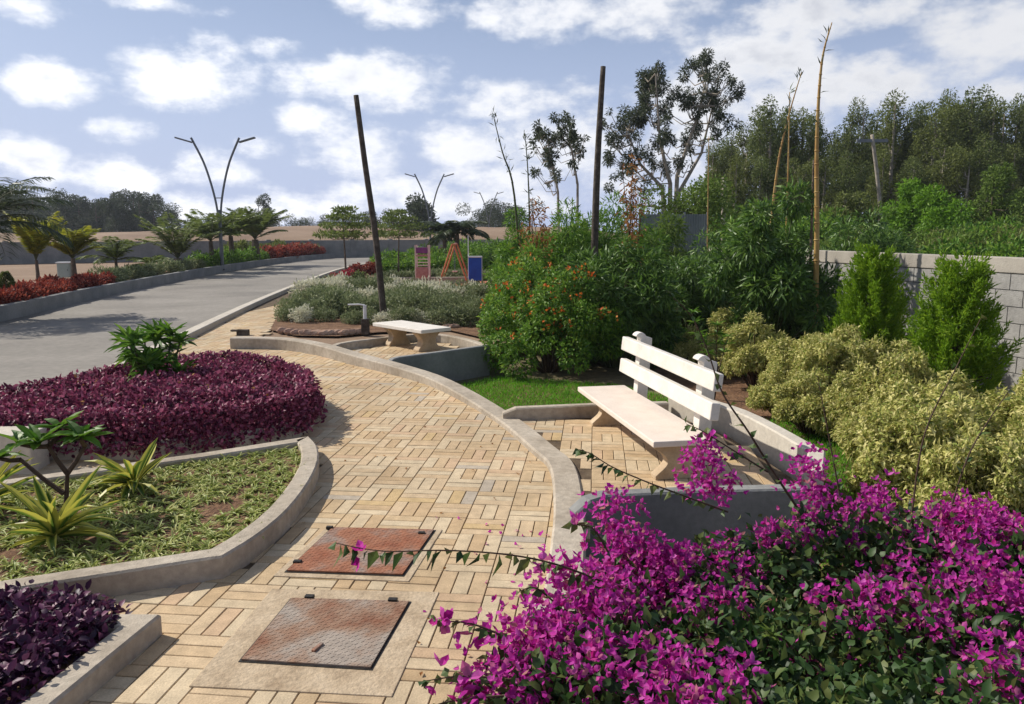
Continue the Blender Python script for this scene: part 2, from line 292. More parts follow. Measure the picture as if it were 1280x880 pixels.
def strap(n=5, droop=.5, wide=.35, fold=.0):
    t = np.linspace(0, 1, n); ang = t * droop * 1.6; x = np.concatenate([[0], np.cumsum(np.cos(ang[1:]))]) / (n - 1); z = -np.concatenate([[0], np.cumsum(np.sin(ang[1:]))]) / (n - 1)
    w = .5 * np.minimum(1, .5 + t / wide * .5) * np.sqrt(np.clip(1 - t ** 2.6, 0, 1)) ; w[-1] = .03
    V = []; A = []
    for i in range(n):
        V += [[x[i], w[i], z[i] + fold * w[i]], [x[i], 0, z[i]], [x[i], -w[i], z[i] + fold * w[i]]]; A += [1, 0, 1]
    F = []
    for i in range(n - 1):
        a = i * 3; F += [[a, a + 1, a + 4, a + 3], [a + 1, a + 2, a + 5, a + 4]]
    return np.array(V), np.array(F), np.array(A, float)
def leaves(mb, P, D, L, W, T=DIA, mi=0, N=None):
    n = len(P)
    if n == 0: return
    D = nrm(D); N = rng.normal(size=(n, 3)) + np.array([0, 0, .9]) if N is None else N
    S = nrm(np.cross(N, D)); Nn = np.cross(D, S)
    L = np.broadcast_to(L, (n,)); W = np.broadcast_to(W, (n,)); t = T[0]; k = len(t)
    V = P[:, None] + t[None, :, 0, None] * L[:, None, None] * D[:, None] + t[None, :, 1, None] * W[:, None, None] * S[:, None] + t[None, :, 2, None] * L[:, None, None] * Nn[:, None]
    F = (T[1][None] + (np.arange(n) * k)[:, None, None]).reshape(-1, T[1].shape[1])
    mb.add(V.reshape(-1, 3), F, mi, np.tile(T[2], n) if len(T) > 2 else None)
def sph(n):
    return nrm(rng.normal(size=(n, 3)))
def clump_pts(n, clumps, shell=.55, squash=(1, 1, 1)):
    """points in the outer part of a set of clumps (x,y,z,r); returns positions and outward directions"""
    C = np.array([c[:3] for c in clumps]); r = np.array([c[3] for c in clumps]); w = r ** 2; idx = rng.choice(len(C), n, p=w / w.sum())
    d = sph(n); rad = r[idx] * (shell + (1 - shell) * rng.random(n) ** .6)
    return C[idx] + d * rad[:, None] * np.array(squash), d
def foliage(mb, n, clumps, L, W, T=DIA, mi=0, up=.3, rnd=.6, shell=.55, squash=(1, 1, 1), flat=.9):
    P, d = clump_pts(n, clumps, shell, squash); D = d + rng.normal(size=(n, 3)) * rnd + np.array([0, 0, up])
    Ls = L * (.65 + .7 * rng.random(n)); Ws = W * (.7 + .6 * rng.random(n))
    N = rng.normal(size=(n, 3)) * .8 + d * .8 + np.array([0, 0, flat])
    leaves(mb, P, D, Ls, Ws, T, mi, N)
def inside(poly, x, y):
    r = False; n = len(poly); j = n - 1
    for i in range(n):
        xi, yi, xj, yj = poly[i][0], poly[i][1], poly[j][0], poly[j][1]
        if (yi > y) != (yj > y) and x < (xj - xi) * (y - yi) / (yj - yi) + xi: r = not r
        j = i
    return r
def smooth(pts, k=4):
    P = [Vector(p) for p in pts]; out = []
    for i in range(len(P) - 1):
        p0 = P[max(i - 1, 0)]; p1 = P[i]; p2 = P[i + 1]; p3 = P[min(i + 2, len(P) - 1)]
        for j in range(k):
            t = j / k; out.append(.5 * ((2 * p1) + (p2 - p0) * t + (2 * p0 - 5 * p1 + 4 * p2 - p3) * t * t + (3 * p1 - p0 - 3 * p2 + p3) * t ** 3))
    out.append(P[-1]); return out
def sheet(name, pts, z, m, thick=0, kind='structure', z_of=None):
    bm = bmesh.new(); vs = [bm.verts.new((p[0], p[1], z)) for p in pts]; f = bm.faces.new(vs)
    if f.normal.z < 0: f.normal_flip()
    bm.normal_update()
    if f.normal.z < 0: f.normal_flip()
    if thick:
        r = bmesh.ops.extrude_face_region(bm, geom=[f]); 
        for v in r['geom']:
            if isinstance(v, bmesh.types.BMVert): v.co.z -= thick
        # original face is on top, drop the lower cap (it lies in the ground)
    bmesh.ops.triangulate(bm, faces=[q for q in bm.faces if len(q.verts) > 4])
    bmesh.ops.recalc_face_normals(bm, faces=bm.faces[:])
    me = bpy.data.meshes.new(name); bm.to_mesh(me); bm.free(); me.materials.append(M[m]); o = bpy.data.objects.new(name, me); col.objects.link(o)
    if kind: o['kind'] = kind
    return o
def wallstrip(pts, width, z1, z0=-.35, side=1, ch=.012):
    """low wall along pts (outer edge), thickness to the chosen side; z1 may vary per point"""
    P = [Vector((p[0], p[1], 0)) for p in pts]; n = len(P)
    Z = z1 if isinstance(z1, (list, tuple)) else [z1] * n
    mb = MB(); V = []
    for i in range(n):
        a = P[max(i - 1, 0)]; b = P[min(i + 1, n - 1)]
        t1 = (P[i] - a).normalized() if i > 0 else (b - P[i]).normalized(); t2 = (b - P[i]).normalized() if i < n - 1 else t1
        t = (t1 + t2).normalized(); q = max(.5, t.dot(t1)); nn = Vector((-t.y, t.x, 0)) * side; w = width / q
        for o_, z in ((0, z0), (0, Z[i] - ch), (ch, Z[i]), (w - ch, Z[i]), (w, Z[i] - ch), (w, z0)):
            V.append((P[i].x + nn.x * o_, P[i].y + nn.y * o_, z))
    F = []
    for i in range(n - 1):
        for j in range(5):
            a = i * 6 + j; F.append([a, a + 1, a + 7, a + 6] if side < 0 else [a, a + 6, a + 7, a + 1])
    mb.add(V, F); mb.f.append(np.array([[0, 1, 2, 3, 4, 5]])); mb.m.append(0); e = (n - 1) * 6; mb.f.append(np.array([[e + 5, e + 4, e + 3, e + 2, e + 1, e]])); mb.m.append(0)
    return mb
def copy_tree(o, loc=None, rz=0, s=1, label=None, parent=None):
    c = o.copy(); col.objects.link(c)
    if parent: c.parent = parent
    if loc is not None: c.location = loc; c.rotation_euler = (0, 0, rz); c.scale = (s, s, s) if not isinstance(s, tuple) else s
    if label: c['label'] = label
    for ch in o.children: copy_tree(ch, parent=c)
    return c

# ------------------------------------------------------------------ ground, road, paving
D_out = smooth([(.5, -2.5), (.33, 1.0)] + [G(*p)[:2] for p in [(680, 760), (688, 690), (692, 639), (687, 590), (665, 567), (614, 524), (545, 486), (492, 469), (439, 456), (394, 444), (346, 437), (288, 436)]] if False else
               [(.5, -2.5, 0), (.36, 1.0, 0)] + [G(*p) for p in [(672, 790), (680, 745), (688, 690), (692, 639), (687, 590), (665, 567), (614, 524), (545, 486), (492, 469), (439, 456), (394, 444), (346, 437), (288, 436)]], 4)
bx = 400
sheet('terrain', [(-bx, -60), (bx, -60), (bx, 700), (-bx, 700)], -.3, 'terrain')
slab = [(-300, -40), (.6, -40)] + [(p.x + .06, p.y) for p in D_out if p.y < 9.6] + [(-1.5, 10.2), (-1.1, 11.0), (-.7, 11.7), (-.3, 12.6), (.4, 14), (2, 20), (6, 42), (12, 300), (-300, 300)]
sheet('ground', slab, -.03, 'dry', thick=.29)
# road
rk = smooth([(-4.9, -6, 0), (-5.0, 3, 0)] + [G(*p, .1) for p in [(60, 484), (130, 461), (230, 415), (330, 370), (400, 343), (430, 334), (470, 327), (530, 319)]] + [Vector((2, 78, 0)), Vector((14, 95, 0))], 5)
lk = smooth([(-9.2, -6, 0), (-9.6, 8, 0)] + [G(*p, .3) for p in [(0, 383), (130, 357), (270, 333), (350, 322.5)]] + [Vector((-12.6, 56, 0)), Vector((-8.2, 72, 0)), Vector((0, 90, 0)), Vector((12, 104, 0))], 5)
sheet('road', [(p.x, p.y) for p in lk] + [(p.x, p.y) for p in reversed(rk)], -.012, 'asphalt')
sheet('gutter', [(p.x - .28, p.y) for p in rk if p.y < 30] + [(p.x + .02, p.y) for p in reversed([q for q in rk if q.y < 30])], -.006, 'concrete_light')
o = wallstrip(rk, .16, .1, -.05, -1).build('road_kerb', 'concrete_light'); tag(o, 'narrow pale concrete kerb between the road and the brick sidewalk', 'kerb')
o = wallstrip(lk, .18, .3, -.05, 1).build('road_kerb', 'concrete_grey_and_shade'); tag(o, 'tall dark grey concrete kerb on the far left side of the road', 'kerb')
sheet('planting_soil', [(p.x - .1, p.y) for p in lk] + [(p.x - 3.2, p.y) for p in reversed(lk)], .2, 'soil', thick=.24)

# manhole geometry first (bricks leave it free)
apron = [G(*p) for p in [(340, 737), (549, 741), (490, 872), (236, 859)]]
frame2 = [G(*p) for p in [(408, 660), (553, 663), (511, 728), (341, 721)]]
# planters
PA = [G(*p, .125) for p in [(-320, 790), (0, 738), (262, 697)]] + smooth([G(*p, .125) for p in [(278, 695), (322, 668), (360, 636), (386, 602), (398, 575), (396, 556), (386, 545)]], 3) + [G(*p, .125) for p in [(250, 566), (110, 585), (0, 600), (-300, 640)]]
PC = [G(*p, .1) for p in [(40, 900), (201, 767), (120, 766), (-300, 775)]] + [(-1.9, 1.0), (-1.35, 1.6)]
PC = [Vector((p[0], p[1], 0)) for p in PC]
PB = [G(*p, .2) for p in [(-300, 565), (0, 560), (150, 556), (290, 544)]] + [G(385, 530, .2), G(398, 512, .2), G(385, 488, .2), G(340, 468, .2), G(260, 462, .2), G(150, 480, .2), G(40, 500, .2), G(-60, 520, .2), G(-300, 560, .2)]
PB = [G(*p, .15) for p in [(-260, 566), (60, 552), (200, 552), (300, 540), (372, 527), (392, 512), (390, 492), (350, 472), (290, 462), (200, 470), (110, 492), (20, 512), (-120, 530), (-260, 556)]]
# garden bed behind
BED = [G(*p) for p in [(338, 413), (345, 398), (352, 384), (380, 371), (432, 352), (455, 345)]] + [Vector((-2.2, 33, 0)), Vector((2.5, 30, 0)), Vector((1.5, 20, 0)), Vector((.2, 14, 0)), G(600, 422), G(560, 413), G(474, 416), G(420, 421), G(370, 420)]
# terrace outlines
def inner_D(y0, y1, off):
    out = []
    for i in range(1, len(D_out) - 1):
        if y0 < D_out[i].y < y1: t = (D_out[i + 1] - D_out[i - 1]).normalized(); out.append(Vector((D_out[i].x + t.y * off, D_out[i].y - t.x * off, 0)))
    return out
TA = [G(489, 455.5, .07), G(500, 446.5, .15), G(612, 431.5, .15), G(556, 417.5, .15), G(519, 417, .15), G(479, 421, .15), G(420, 428, .15), G(408, 434, .15)]
TBo = [G(692, 628, .13), G(760, 619, .13), G(870, 614, .13), Vector((1.92, 4.98, 0)), Vector((2.12, 5.45, 0)), Vector((1.97, 6.7, 0)), Vector((1.62, 7.6, 0)), G(742, 503, .15), G(620, 507.5, .15)]
TBf = TBo + inner_D(4.75, 7.3, .15)[::-1]
TAf = [TA[0] + Vector((-.05, .06, 0)), TA[1] + Vector((-.05, .05, 0)), TA[2] + Vector((-.08, .03, 0)), TA[3], TA[4], TA[5], TA[6] + Vector((.05, -.05, 0))] + inner_D(9.9, 11.2, .15)[::-1]
mb = MB(); S = .262; bw = S / 3; rot = R(6)
cx, cy = math.cos(rot), math.sin(rot)
def brick(mb, x, y, w, l, z):
    g = .0026; c = .0025; hw, hl = w / 2 - g, l / 2 - g; tz = rng.normal(0, .0004, 4) + rng.normal(0, .0008)
    V = []
    for (q, zz) in ((0, z - .02), (0, z - c), (c, z)):
        for k, (sx, sy) in enumerate(((-1, -1), (1, -1), (1, 1), (-1, 1))): V.append((x + sx * (hw - q), y + sy * (hl - q), zz + tz[k]))
    V = np.array(V); W = V.copy(); W[:, 0] = V[:, 0] * cx - V[:, 1] * cy * -1; W[:, 1] = -V[:, 0] * cy + V[:, 1] * cx
    mb.add(W, BF)
BF = np.array([[a + i, a + (i + 1) % 4, a + 4 + (i + 1) % 4, a + 4 + i] for a in (0, 4) for i in range(4)] + [[8, 9, 10, 11]])
pathpoly = [(p.x + .02, p.y) for p in rk if -1 < p.y < 34]; pathpoly = [(p[0] + .12, p[1]) for p in pathpoly]
right = [(p.x + .13, p.y) for p in D_out if -1 < p.y] + [tuple(p[:2]) for p in BED[:6]]
pathpoly = right + pathpoly[::-1]
def shrink(poly, d):
    c = sum((Vector((p[0], p[1], 0)) for p in poly), Vector()) / len(poly); out = []
    for p in poly: v = Vector((p[0], p[1], 0)) - c; out.append(tuple((c + v * max(0, 1 - d / max(.01, v.length)))[:2]))
    return out
holes = [shrink(h, .14) for h in (apron, frame2)]
skip = [shrink(h, .13) for h in (PA, PB, PC)]
terr = [shrink(TBf, .14), shrink(TAf, .13)]
mbt = MB(); mba = MB()
for i in range(-30, 14):
    for j in range(-2, 84):
        for k in range(3):
            if (i + j) % 2: bxx, byy, w, l = i * S + (k + .5) * bw, j * S + S / 2, bw, S
            else: bxx, byy, w, l = i * S + S / 2, j * S + (k + .5) * bw, S, bw
            X = bxx * cx + byy * cy; Y = -bxx * cy + byy * cx
            if Y > 1.5 and inside(terr[0], X, Y): brick(mbt, bxx, byy, w, l, .03)
            if Y > 9 and inside(terr[1], X, Y): brick(mba, bxx, byy, w, l, .03)
            if not inside(pathpoly, X, Y): continue
            if any(inside(h, X, Y) for h in holes) or any(inside(h, X, Y) for h in skip): continue
            if Y < 1.2: continue
            brick(mb, bxx, byy, w, l, 0)
o = mb.build('path', 'brick'); o['kind'] = 'structure'
sheet('path_bed', pathpoly, -.009, 'joint')
sheet('terrace_floor', shrink(TBf, .07), .021, 'joint', thick=.33); o = mbt.build('terrace_paving', 'brick'); o['kind'] = 'structure'
sheet('terrace_floor', shrink(TAf, .07), .021, 'joint', thick=.33); o = mba.build('terrace_paving', 'brick'); o['kind'] = 'structure'

# ------------------------------------------------------------------ low walls and planters
zz = [max(.05, min(.17, .05 + (p.y - 7.5) * .028)) for p in D_out]
o = wallstrip(D_out, .2, zz, -.35, -1, .014).build('low_kerb_wall', 'concrete'); tag(o, 'long curved concrete kerb running along the right side of the brick path', 'kerb')
w = [TA[0], TA[1], TA[2]]; ta = smooth([TA[0], TA[1], G(560, 438.7, .15), TA[2]], 4)
o = wallstrip(ta, .1, [.06, .09, .12, .14] + [.15] * (len(ta) - 4), -.35, 1).build('terrace_wall', 'concrete_grey_and_shade'); tag(o, 'low wall with a shade-darkened face along the near right side of the backless bench terrace', 'low wall')  # concrete greyed throughout to carry the shade on its face
tb = smooth([TA[2], G(590, 424, .15), TA[3], TA[4], TA[5], TA[6], TA[7]], 3)
o = wallstrip(tb, .1, [.148] * (len(tb) - 4) + [.14, .13, .1, .07], -.3, 1).build('terrace_wall', 'concrete'); tag(o, 'low rounded wall behind the backless concrete bench', 'low wall')
tb = [TBo[8] + Vector((.06, .0, 0)), TBo[8] + Vector((.18, .01, 0)), TBo[7], Vector((1.2, 7.56, 0)), Vector((1.52, 7.6, 0))]
o = wallstrip(tb, .1, [.1, .148, .148, .148, .148], -.35, -1).build('terrace_wall', 'concrete'); tag(o, 'low straight wall between the green lawn and the far end of the white slatted bench', 'low wall')
tb = smooth([Vector((1.55, 7.62, 0)), Vector((1.97, 6.75, 0)), Vector((2.14, 5.5, 0))], 5) + [Vector((1.94, 5.02, 0))]
o = wallstrip(tb, .12, .24, -.35, 1).build('terrace_wall', 'concrete_light'); tag(o, 'pale low wall behind the backrest of the white slatted bench', 'low wall')
tb = [Vector((.4, 4.7, 0)), Vector((.5, 4.74, 0))] + [TBo[1], TBo[2], Vector((1.93, 4.97, 0))]
o = wallstrip(tb, .11, [.06, .128, .13, .13, .13], -.35, 1).build('terrace_wall', 'concrete_grey_and_shade'); tag(o, 'low wall with a shade-darkened face right behind the magenta bougainvillea', 'low wall')  # shade of the front face put into the colour as greyer concrete

def ring_wall(pts, width, z1, name, m, side):
    P = [Vector((p[0], p[1], 0)) for p in pts]; P = P + [P[0], P[1]]
    return wallstrip(P[:-1], width, z1, -.05, side).build(name, m)
def area(p): return sum(p[i][0] * p[(i + 1) % len(p)][1] - p[(i + 1) % len(p)][0] * p[i][1] for i in range(len(p)))
o = ring_wall(PA, .13, .125, 'planter_kerb', 'concrete', 1 if area(PA) > 0 else -1); tag(o, 'curved pale concrete kerb around the bed of striped spider plants', 'planter')
sheet('planting_soil', [(p[0], p[1]) for p in PA], .075, 'soil')
o = ring_wall(PC, .12, .1, 'planter_kerb', 'concrete', 1 if area(PC) > 0 else -1); tag(o, 'concrete kerb corner of the planter at the bottom left of the picture', 'planter')
sheet('planting_soil', [(p[0], p[1]) for p in PC], .06, 'soil')
o = ring_wall(PB, .12, .15, 'planter_kerb', 'concrete_light', 1 if area(PB) > 0 else -1); tag(o, 'pale concrete kerb mostly hidden under the large purple hedge', 'planter')
sheet('planting_soil', [(p[0], p[1]) for p in PB], .1, 'soil')
# raised concrete block at left
mb = MB(); c = G(-10, 560, 0)
q = [G(-60, 590), G(14, 586), G(47, 534, .28), G(-60, 534, .28)]
mb.add([(-4.9, 5.69, -.02), (-3.61, 5.69, -.02), (-3.64, 5.98, -.02), (-4.9, 5.98, -.02), (-4.9, 5.69, .3), (-3.61, 5.69, .3), (-3.64, 5.98, .3), (-4.9, 5.98, .3)], [[4, 5, 6, 7], [0, 1, 5, 4], [1, 2, 6, 5], [2, 3, 7, 6], [3, 0, 4, 7]])
o = mb.build('concrete_plinth', 'concrete_light', bevel=.012); tag(o, 'pale rectangular concrete plinth at the left edge beside the purple hedge', 'plinth')
sheet('planting_soil', [(p[0], p[1]) for p in BED], .012, 'soil')

# ------------------------------------------------------------------ manholes
def quadmesh(name, q, z0, z1, m, parent=None, bevel=0):
    mb = MB(); V = [(p[0], p[1], z) for z in (z0, z1) for p in q]
    mb.add(V, [[4, 5, 6, 7], [0, 1, 5, 4], [1, 2, 6, 5], [2, 3, 7, 6], [3, 0, 4, 7]] if area(q) > 0 else [[7, 6, 5, 4], [4, 5, 1, 0], [5, 6, 2, 1], [6, 7, 3, 2], [7, 4, 0, 3]]); return mb
def manhole(cover, fr, mat, label, parts):
    c = sum((Vector(p[:2] + (0,)) if isinstance(p, tuple) else Vector((p[0], p[1], 0)) for p in cover), Vector()) / 4
    t = empty('manhole_cover', c, label, 'manhole cover')
    loc = lambda ps: [(p[0] - c.x, p[1] - c.y) for p in ps]
    f = quadmesh('f', loc(fr), -.02, .006, 'apron').build('concrete_surround', 'apron', t, bevel=.003)
    k = loc(cover); g = [((p[0]) * 1.035, p[1] * 1.035) for p in k]
    quadmesh('g', g, 0, .009, None).build('gap_rim', 'black_iron', t)
    mb = quadmesh('p', k, 0, .017, None); n = 26
    A, B, C_, D_ = [np.array(p) for p in k]
    for i in range(n):
        for j in range(n):
            u, v = (i + .5) / n, (j + .5) / n; p = A * (1 - u) * (1 - v) + B * u * (1 - v) + C_ * u * v + D_ * (1 - u) * v
            mb.box((p[0], p[1], .0175), (.019, .004, .0018), 0, R(45) if (i + j) % 2 else R(-45))
    o = mb.build('lid_plate', mat, t)
    for (px, py, w, l, rz) in parts:
        p = G(px, py, .01); m2 = MB(); m2.box((p.x - c.x, p.y - c.y, .018), (w, l, .018), 0, rz); m2.build('hinge' if w == l or l < .05 else 'handle', 'black_iron' if l < .05 else 'rust', t, bevel=.003)
    return t
manhole([G(*p) for p in [(365, 751), (511, 755), (463, 838), (302, 828)]][::-1], apron[::-1], 'rust_grey', 'square tread plate manhole cover, half grey and half rusty, nearest in the brick path',
        [(387, 748, .045, .03, R(-4)), (491, 752, .045, .03, R(-4)), (397, 812, .018, .07, R(-20))])
manhole([G(*p) for p in [(416, 662), (542, 665), (503, 721), (359, 716)]][::-1], frame2[::-1], 'rust', 'evenly rusty red manhole cover behind the larger concrete surround in the path',
        [(372, 704, .045, .028, R(-4)), (527, 668, .04, .025, R(-4)), (412, 661, .04, .025, R(-4))])

# ------------------------------------------------------------------ benches
def profile_mesh(pts, x0, x1):
    n = len(pts); V = [(x, y, z) for x in (x0, x1) for (y, z) in pts]; mb = MB(); mb.add(V, [[i, (i + 1) % n, n + (i + 1) % n, n + i] for i in range(n)])
    mb.f.append(np.array([list(range(n))[::-1]])); mb.m.append(0); mb.f.append(np.array([list(range(n, 2 * n))])); mb.m.append(0); return mb
def legprof(y0, y1, h, inset):
    a = [(y0 - .0, 0), (y0, .03)]; L = [(y0 + inset * math.sin(math.pi * t) ** 1.2, .03 + (h - .06) * t) for t in [i / 9 for i in range(1, 9)]]
    L2 = [(y0 - .01, h - .03), (y0 - .01, h)]; left = a + L + L2; right_ = [(y0 + y1 - y, z) for (y, z) in reversed(left)]
    return left + right_
pn = G(817, 552, .34); pf = G(722, 483, .34); bd = (pn - pf); BL = bd.length; ang = math.atan2(bd.y, bd.x)
bench = empty('park_bench', (pf.x, pf.y, .03), 'white concrete bench with a two slat backrest beside the bougainvillea', 'bench', rz=ang)
W_ = .47
mb = MB(); mb.box((BL / 2, W_ / 2, .285), (BL, W_, .045)); mb.build('seat', 'seat_cream', bench, bevel=.008)
for x in (.3, BL - .12):
    profile_mesh(legprof(.05, .43, .262, .09), x - .05, x + .05).build('leg', 'leg_tan', bench, bevel=.006)
for x in (.25, BL - .4):
    pr = [(.475, 0), (.575, 0)] + [(.575 + .05 * t, .8 * t) for t in (.5, 1)] + [(.57 - .055 * (1 - math.cos(a)), .8 + .055 * math.sin(a)) for a in [math.pi * k / 8 for k in range(1, 8)]] + [(.513, .8), (.495, .4)]
    profile_mesh(pr, x - .055, x + .055).build('back_post', 'bench_white', bench, bevel=.006)
for k, (z, y) in enumerate(((.505, .453), (.715, .468))):
    mb = MB(); tl = R(-6); Mx = [[1, 0, 0], [0, math.cos(tl), -math.sin(tl)], [0, math.sin(tl), math.cos(tl)]]
    mb.box((BL / 2, y + .0, z), (BL + .02, .07, .13), M3=Mx); mb.build('back_slat', 'bench_white', bench, bevel=.01)
# backless bench on the far terrace
q = [G(*p, .38) for p in [(466, 403.5), (527, 413), (556.5, 407), (498, 398.3)]]; e1 = q[1] - q[0]; TL = e1.length
tb_ = empty('backless_bench', (q[0].x, q[0].y, .03), 'backless concrete bench with a pale slab seat on the farther terrace', 'bench', rz=math.atan2(e1.y, e1.x))
mb = MB(); mb.box((TL / 2, .27, .325), (TL, .55, .055)); mb.build('seat', 'bench_white', tb_, bevel=.008)
for x in (.28, TL - .25): profile_mesh(legprof(.07, .47, .297, .08), x - .07, x + .07).build('leg', 'leg_tan', tb_, bevel=.006)

# ------------------------------------------------------------------ block wall
wall = empty('block_wall', (6.2, 9.4, -.3), 'grey cement block boundary wall behind the two conifers', 'wall')
wd = nrm(np.array([5.3 - 6.2, 13.0 - 9.4])); wl = 13.0
mbb = MB(); mbm = MB(); rz = math.atan2(wd[1], wd[0])
s0 = -5.2; mid = s0 + wl / 2
mbm.box((wd[0] * mid, wd[1] * mid, .8), (wl, .14, 1.6), 0, rz); mbm.build('mortar_core', 'mortar', wall)
for r_ in range(8):
    x = s0 + (-.2 if r_ % 2 else 0)
    while x < s0 + wl:
        zc = .1 + r_ * .2; 
        if zc > 1.6: break
        mbb.box((wd[0] * (x + .2), wd[1] * (x + .2), zc), (.388, .16 + rng.uniform(0, .008), .188), 0, rz); x += .4
mbb.build('blocks', 'block', wall)
m2 = MB(); m2.box((wd[0] * mid, wd[1] * mid, 1.7), (wl, .19, .19), 0, rz); m2.build('coping', 'coping', wall, bevel=.01)

# ------------------------------------------------------------------ plants: builders
def dome(r, h, n, sub, jit=.12, base=.15):
    """sub-clumps filling a dome of radius r and height h"""
    out = []
    for i in range(n):
        a = rng.uniform(0, 2 * math.pi); q = math.sqrt(rng.random()); ph = rng.random()
        rr = (r - sub * .6) * q; top = h * math.sqrt(max(0, 1 - (rr / r) ** 2 * .75)) * rng.uniform(.72, 1.12)
        z = base + (top - sub - base) * (ph ** .5) if top - sub > base else base
        out.append((rr * math.cos(a), rr * math.sin(a), max(z, base * .8), sub * rng.uniform(.75, 1.25)))
    return out
def stems(mb, clumps, r0=.02, base=(0, 0, 0), sides=5, every=1, mi=0):
    for i, c in enumerate(clumps):
        if i % every: continue
        b = np.array(base, float) + np.array([c[0] * .15, c[1] * .15, 0]); e = np.array(c[:3])
        m = b * .45 + e * .55 + np.array([-c[0] * .15, -c[1] * .15, 0]) ; mb.tube([b, (b + m) / 2, m, e], [r0, r0 * .8, r0 * .6, r0 * .25], sides, mi, cap=False)
def bush(name, label, cat, loc, r, h, n, leaf, L, W, ncl=14, sub=.3, T=DIA, up=.2, rnd=.6, group=None, accents=(), stem='stem_brown', s_r=.018, squash=(1, 1, 1), shell=.5, base=.15, flat=.9):
    t = empty(name, loc, label, cat, group); cl = dome(r, h, ncl, sub * r, base=base)
    mb = MB(); foliage(mb, n, cl, L, W, T, 0, up, rnd, shell, squash, flat); mb.build('foliage', leaf, t)
    m2 = MB(); stems(m2, cl, s_r); m2.build('stems', stem, t)
    for (an, am, ac, aL, aW, top) in accents:
        m3 = MB(); P, d = clump_pts(ac * 3, cl, .98); P = P + d * .04; k = np.argsort(-P[:, 2] + rng.random(len(P)) * h * (1 - top) * 2)[:ac]; P = P[k]; d = d[k]
        c_ = P.repeat(6, 0) + rng.normal(size=(ac * 6, 3)) * aL * .8; leaves(m3, c_, sph(ac * 6) + np.array([0, 0, .5]), aL, aW); m3.build(an, am, t)
    return t
def tree_mesh(name, label, loc, h, tr, clumps, n, leaf, L, W, bark='bark', up=-.1, rnd=.7, T=DIA, group=None, cat='tree', shell=.35, squash=(1, 1, 1), trunks=None, limb=None, flat=.5):
    t = empty(name, loc, label, cat, group); m1 = MB()
    if trunks is None:
        top = max(c[2] for c in clumps); lean = rng.normal(size=2) * .02 * h
        tp = [(0, 0, -.3), (lean[0] * .4, lean[1] * .2, h * .3), (lean[0], lean[1], h * .6), (lean[0] * 1.4, lean[1], top)]
        m1.tube(tp, [tr, tr * .75, tr * .5, tr * .15], 7); trunks = [tp]
    else:
        for tp in trunks: m1.tube(tp, [tr * (1 - .8 * i / (len(tp) - 1)) for i in range(len(tp))], 7)
    pts = np.array([p for tp in trunks for p in smooth([Vector(q) for q in tp], 4)])
    for c in clumps:
        c3 = np.array(c[:3]); dd = np.linalg.norm(pts - c3, axis=1) + np.where(pts[:, 2] > c3[2] - .1 * h * .3, 99, 0); k = int(np.argmin(dd)); b = pts[k]
        m_ = b * .5 + c3 * .5 + np.array([0, 0, -.04 * h]); lr = (limb or tr * .3)
        m1.tube([b, m_, c3], [lr, lr * .7, lr * .25], 5, cap=False)
    m1.build('trunk', bark, t)
    m2 = MB(); foliage(m2, n, clumps, L, W, T, 0, up, rnd, shell, squash, flat); m2.build('crown', leaf, t)
    return t
def base_z(Y): return -.3

# ------------------------------------------------------------------ lawn
def grass_patch(name, poly, z, n, label):
    xs = [p[0] for p in poly]; ys = [p[1] for p in poly]; mb = MB(); P = []
    while len(P) < n:
        x, y = rng.uniform(min(xs), max(xs)), rng.uniform(min(ys), max(ys))
        if inside(poly, x, y): P.append((x, y, z))
    P = np.array(P); D = np.array([0, 0, 1.]) + rng.normal(size=(n, 3)) * .45; D[:, 2] = np.abs(D[:, 2])
    leaves(mb, P, D, rng.uniform(.03, .075, n), .008); o = mb.build(name, 'l_grass'); tag(o, label, 'grass', kind='stuff'); return o
lp = [(p.x + .2, p.y) for p in D_out if 7.3 < p.y < 9.7]
lawn1 = [(-.28, 7.4), (2.2, 7.7), (2.6, 9.0), (1.4, 10.6), (-.2, 11.2), (-1.25, 9.9), (-.75, 8.5)]
lawn2 = [(1.9, 4.6), (2.3, 5.5), (2.15, 6.8), (1.8, 7.8), (3.0, 8.6), (4.8, 8.4), (5.4, 6), (4.5, 4), (2.6, 4)]
sheet('lawn_soil', lawn1, -.29, 'soil'); sheet('lawn_soil', lawn2, -.288, 'soil')
grass_patch('lawn', lawn1, -.29, 26000, 'bright green lawn between the two bench terraces')
grass_patch('lawn', lawn2, -.29, 36000, 'green lawn between the pale wall and the variegated bushes')
sheet('garden_soil', [(2.2, 8), (7, 4), (7.5, 2), (4, .3), (.8, .5), (.6, 4.4), (2.1, 4.2), (4.5, 3.8), (5.6, 6), (5.2, 9), (4.3, 12.5), (2.2, 12)], -.294, 'soil')

# ------------------------------------------------------------------ croton bushes
CR = []
for i in range(3):
    CR.append(bush('variegated_bush', 'cream and yellow variegated bush between the pale low wall and the block wall', 'bush', (0, 0, 0), .56, 1.0, 13000, 'l_croton', .055, .024, 46, .2, FOLD, -.3, 1.0, 'cream variegated bushes along the lawn', shell=.2, flat=1.2))
spots = [(905, 470, 0), (945, 488, 1), (990, 500, 2), (1040, 505, 0), (1010, 545, 1), (1065, 555, 2), (1100, 530, 0), (1110, 600, 1), (1160, 615, 2), (1165, 565, 0), (1260, 660, 1), (1295, 610, 2), (1230, 635, 0), (1330, 650, 1), (960, 455, 2), (870, 462, 1), (1300, 575, 0), (1215, 700, 2), (925, 455, 0), (1025, 480, 1), (975, 522, 0), (1035, 528, 2), (1085, 560, 1), (1135, 570, 0), (1125, 548, 2), (1245, 690, 1), (1150, 660, 2)]
used = set()
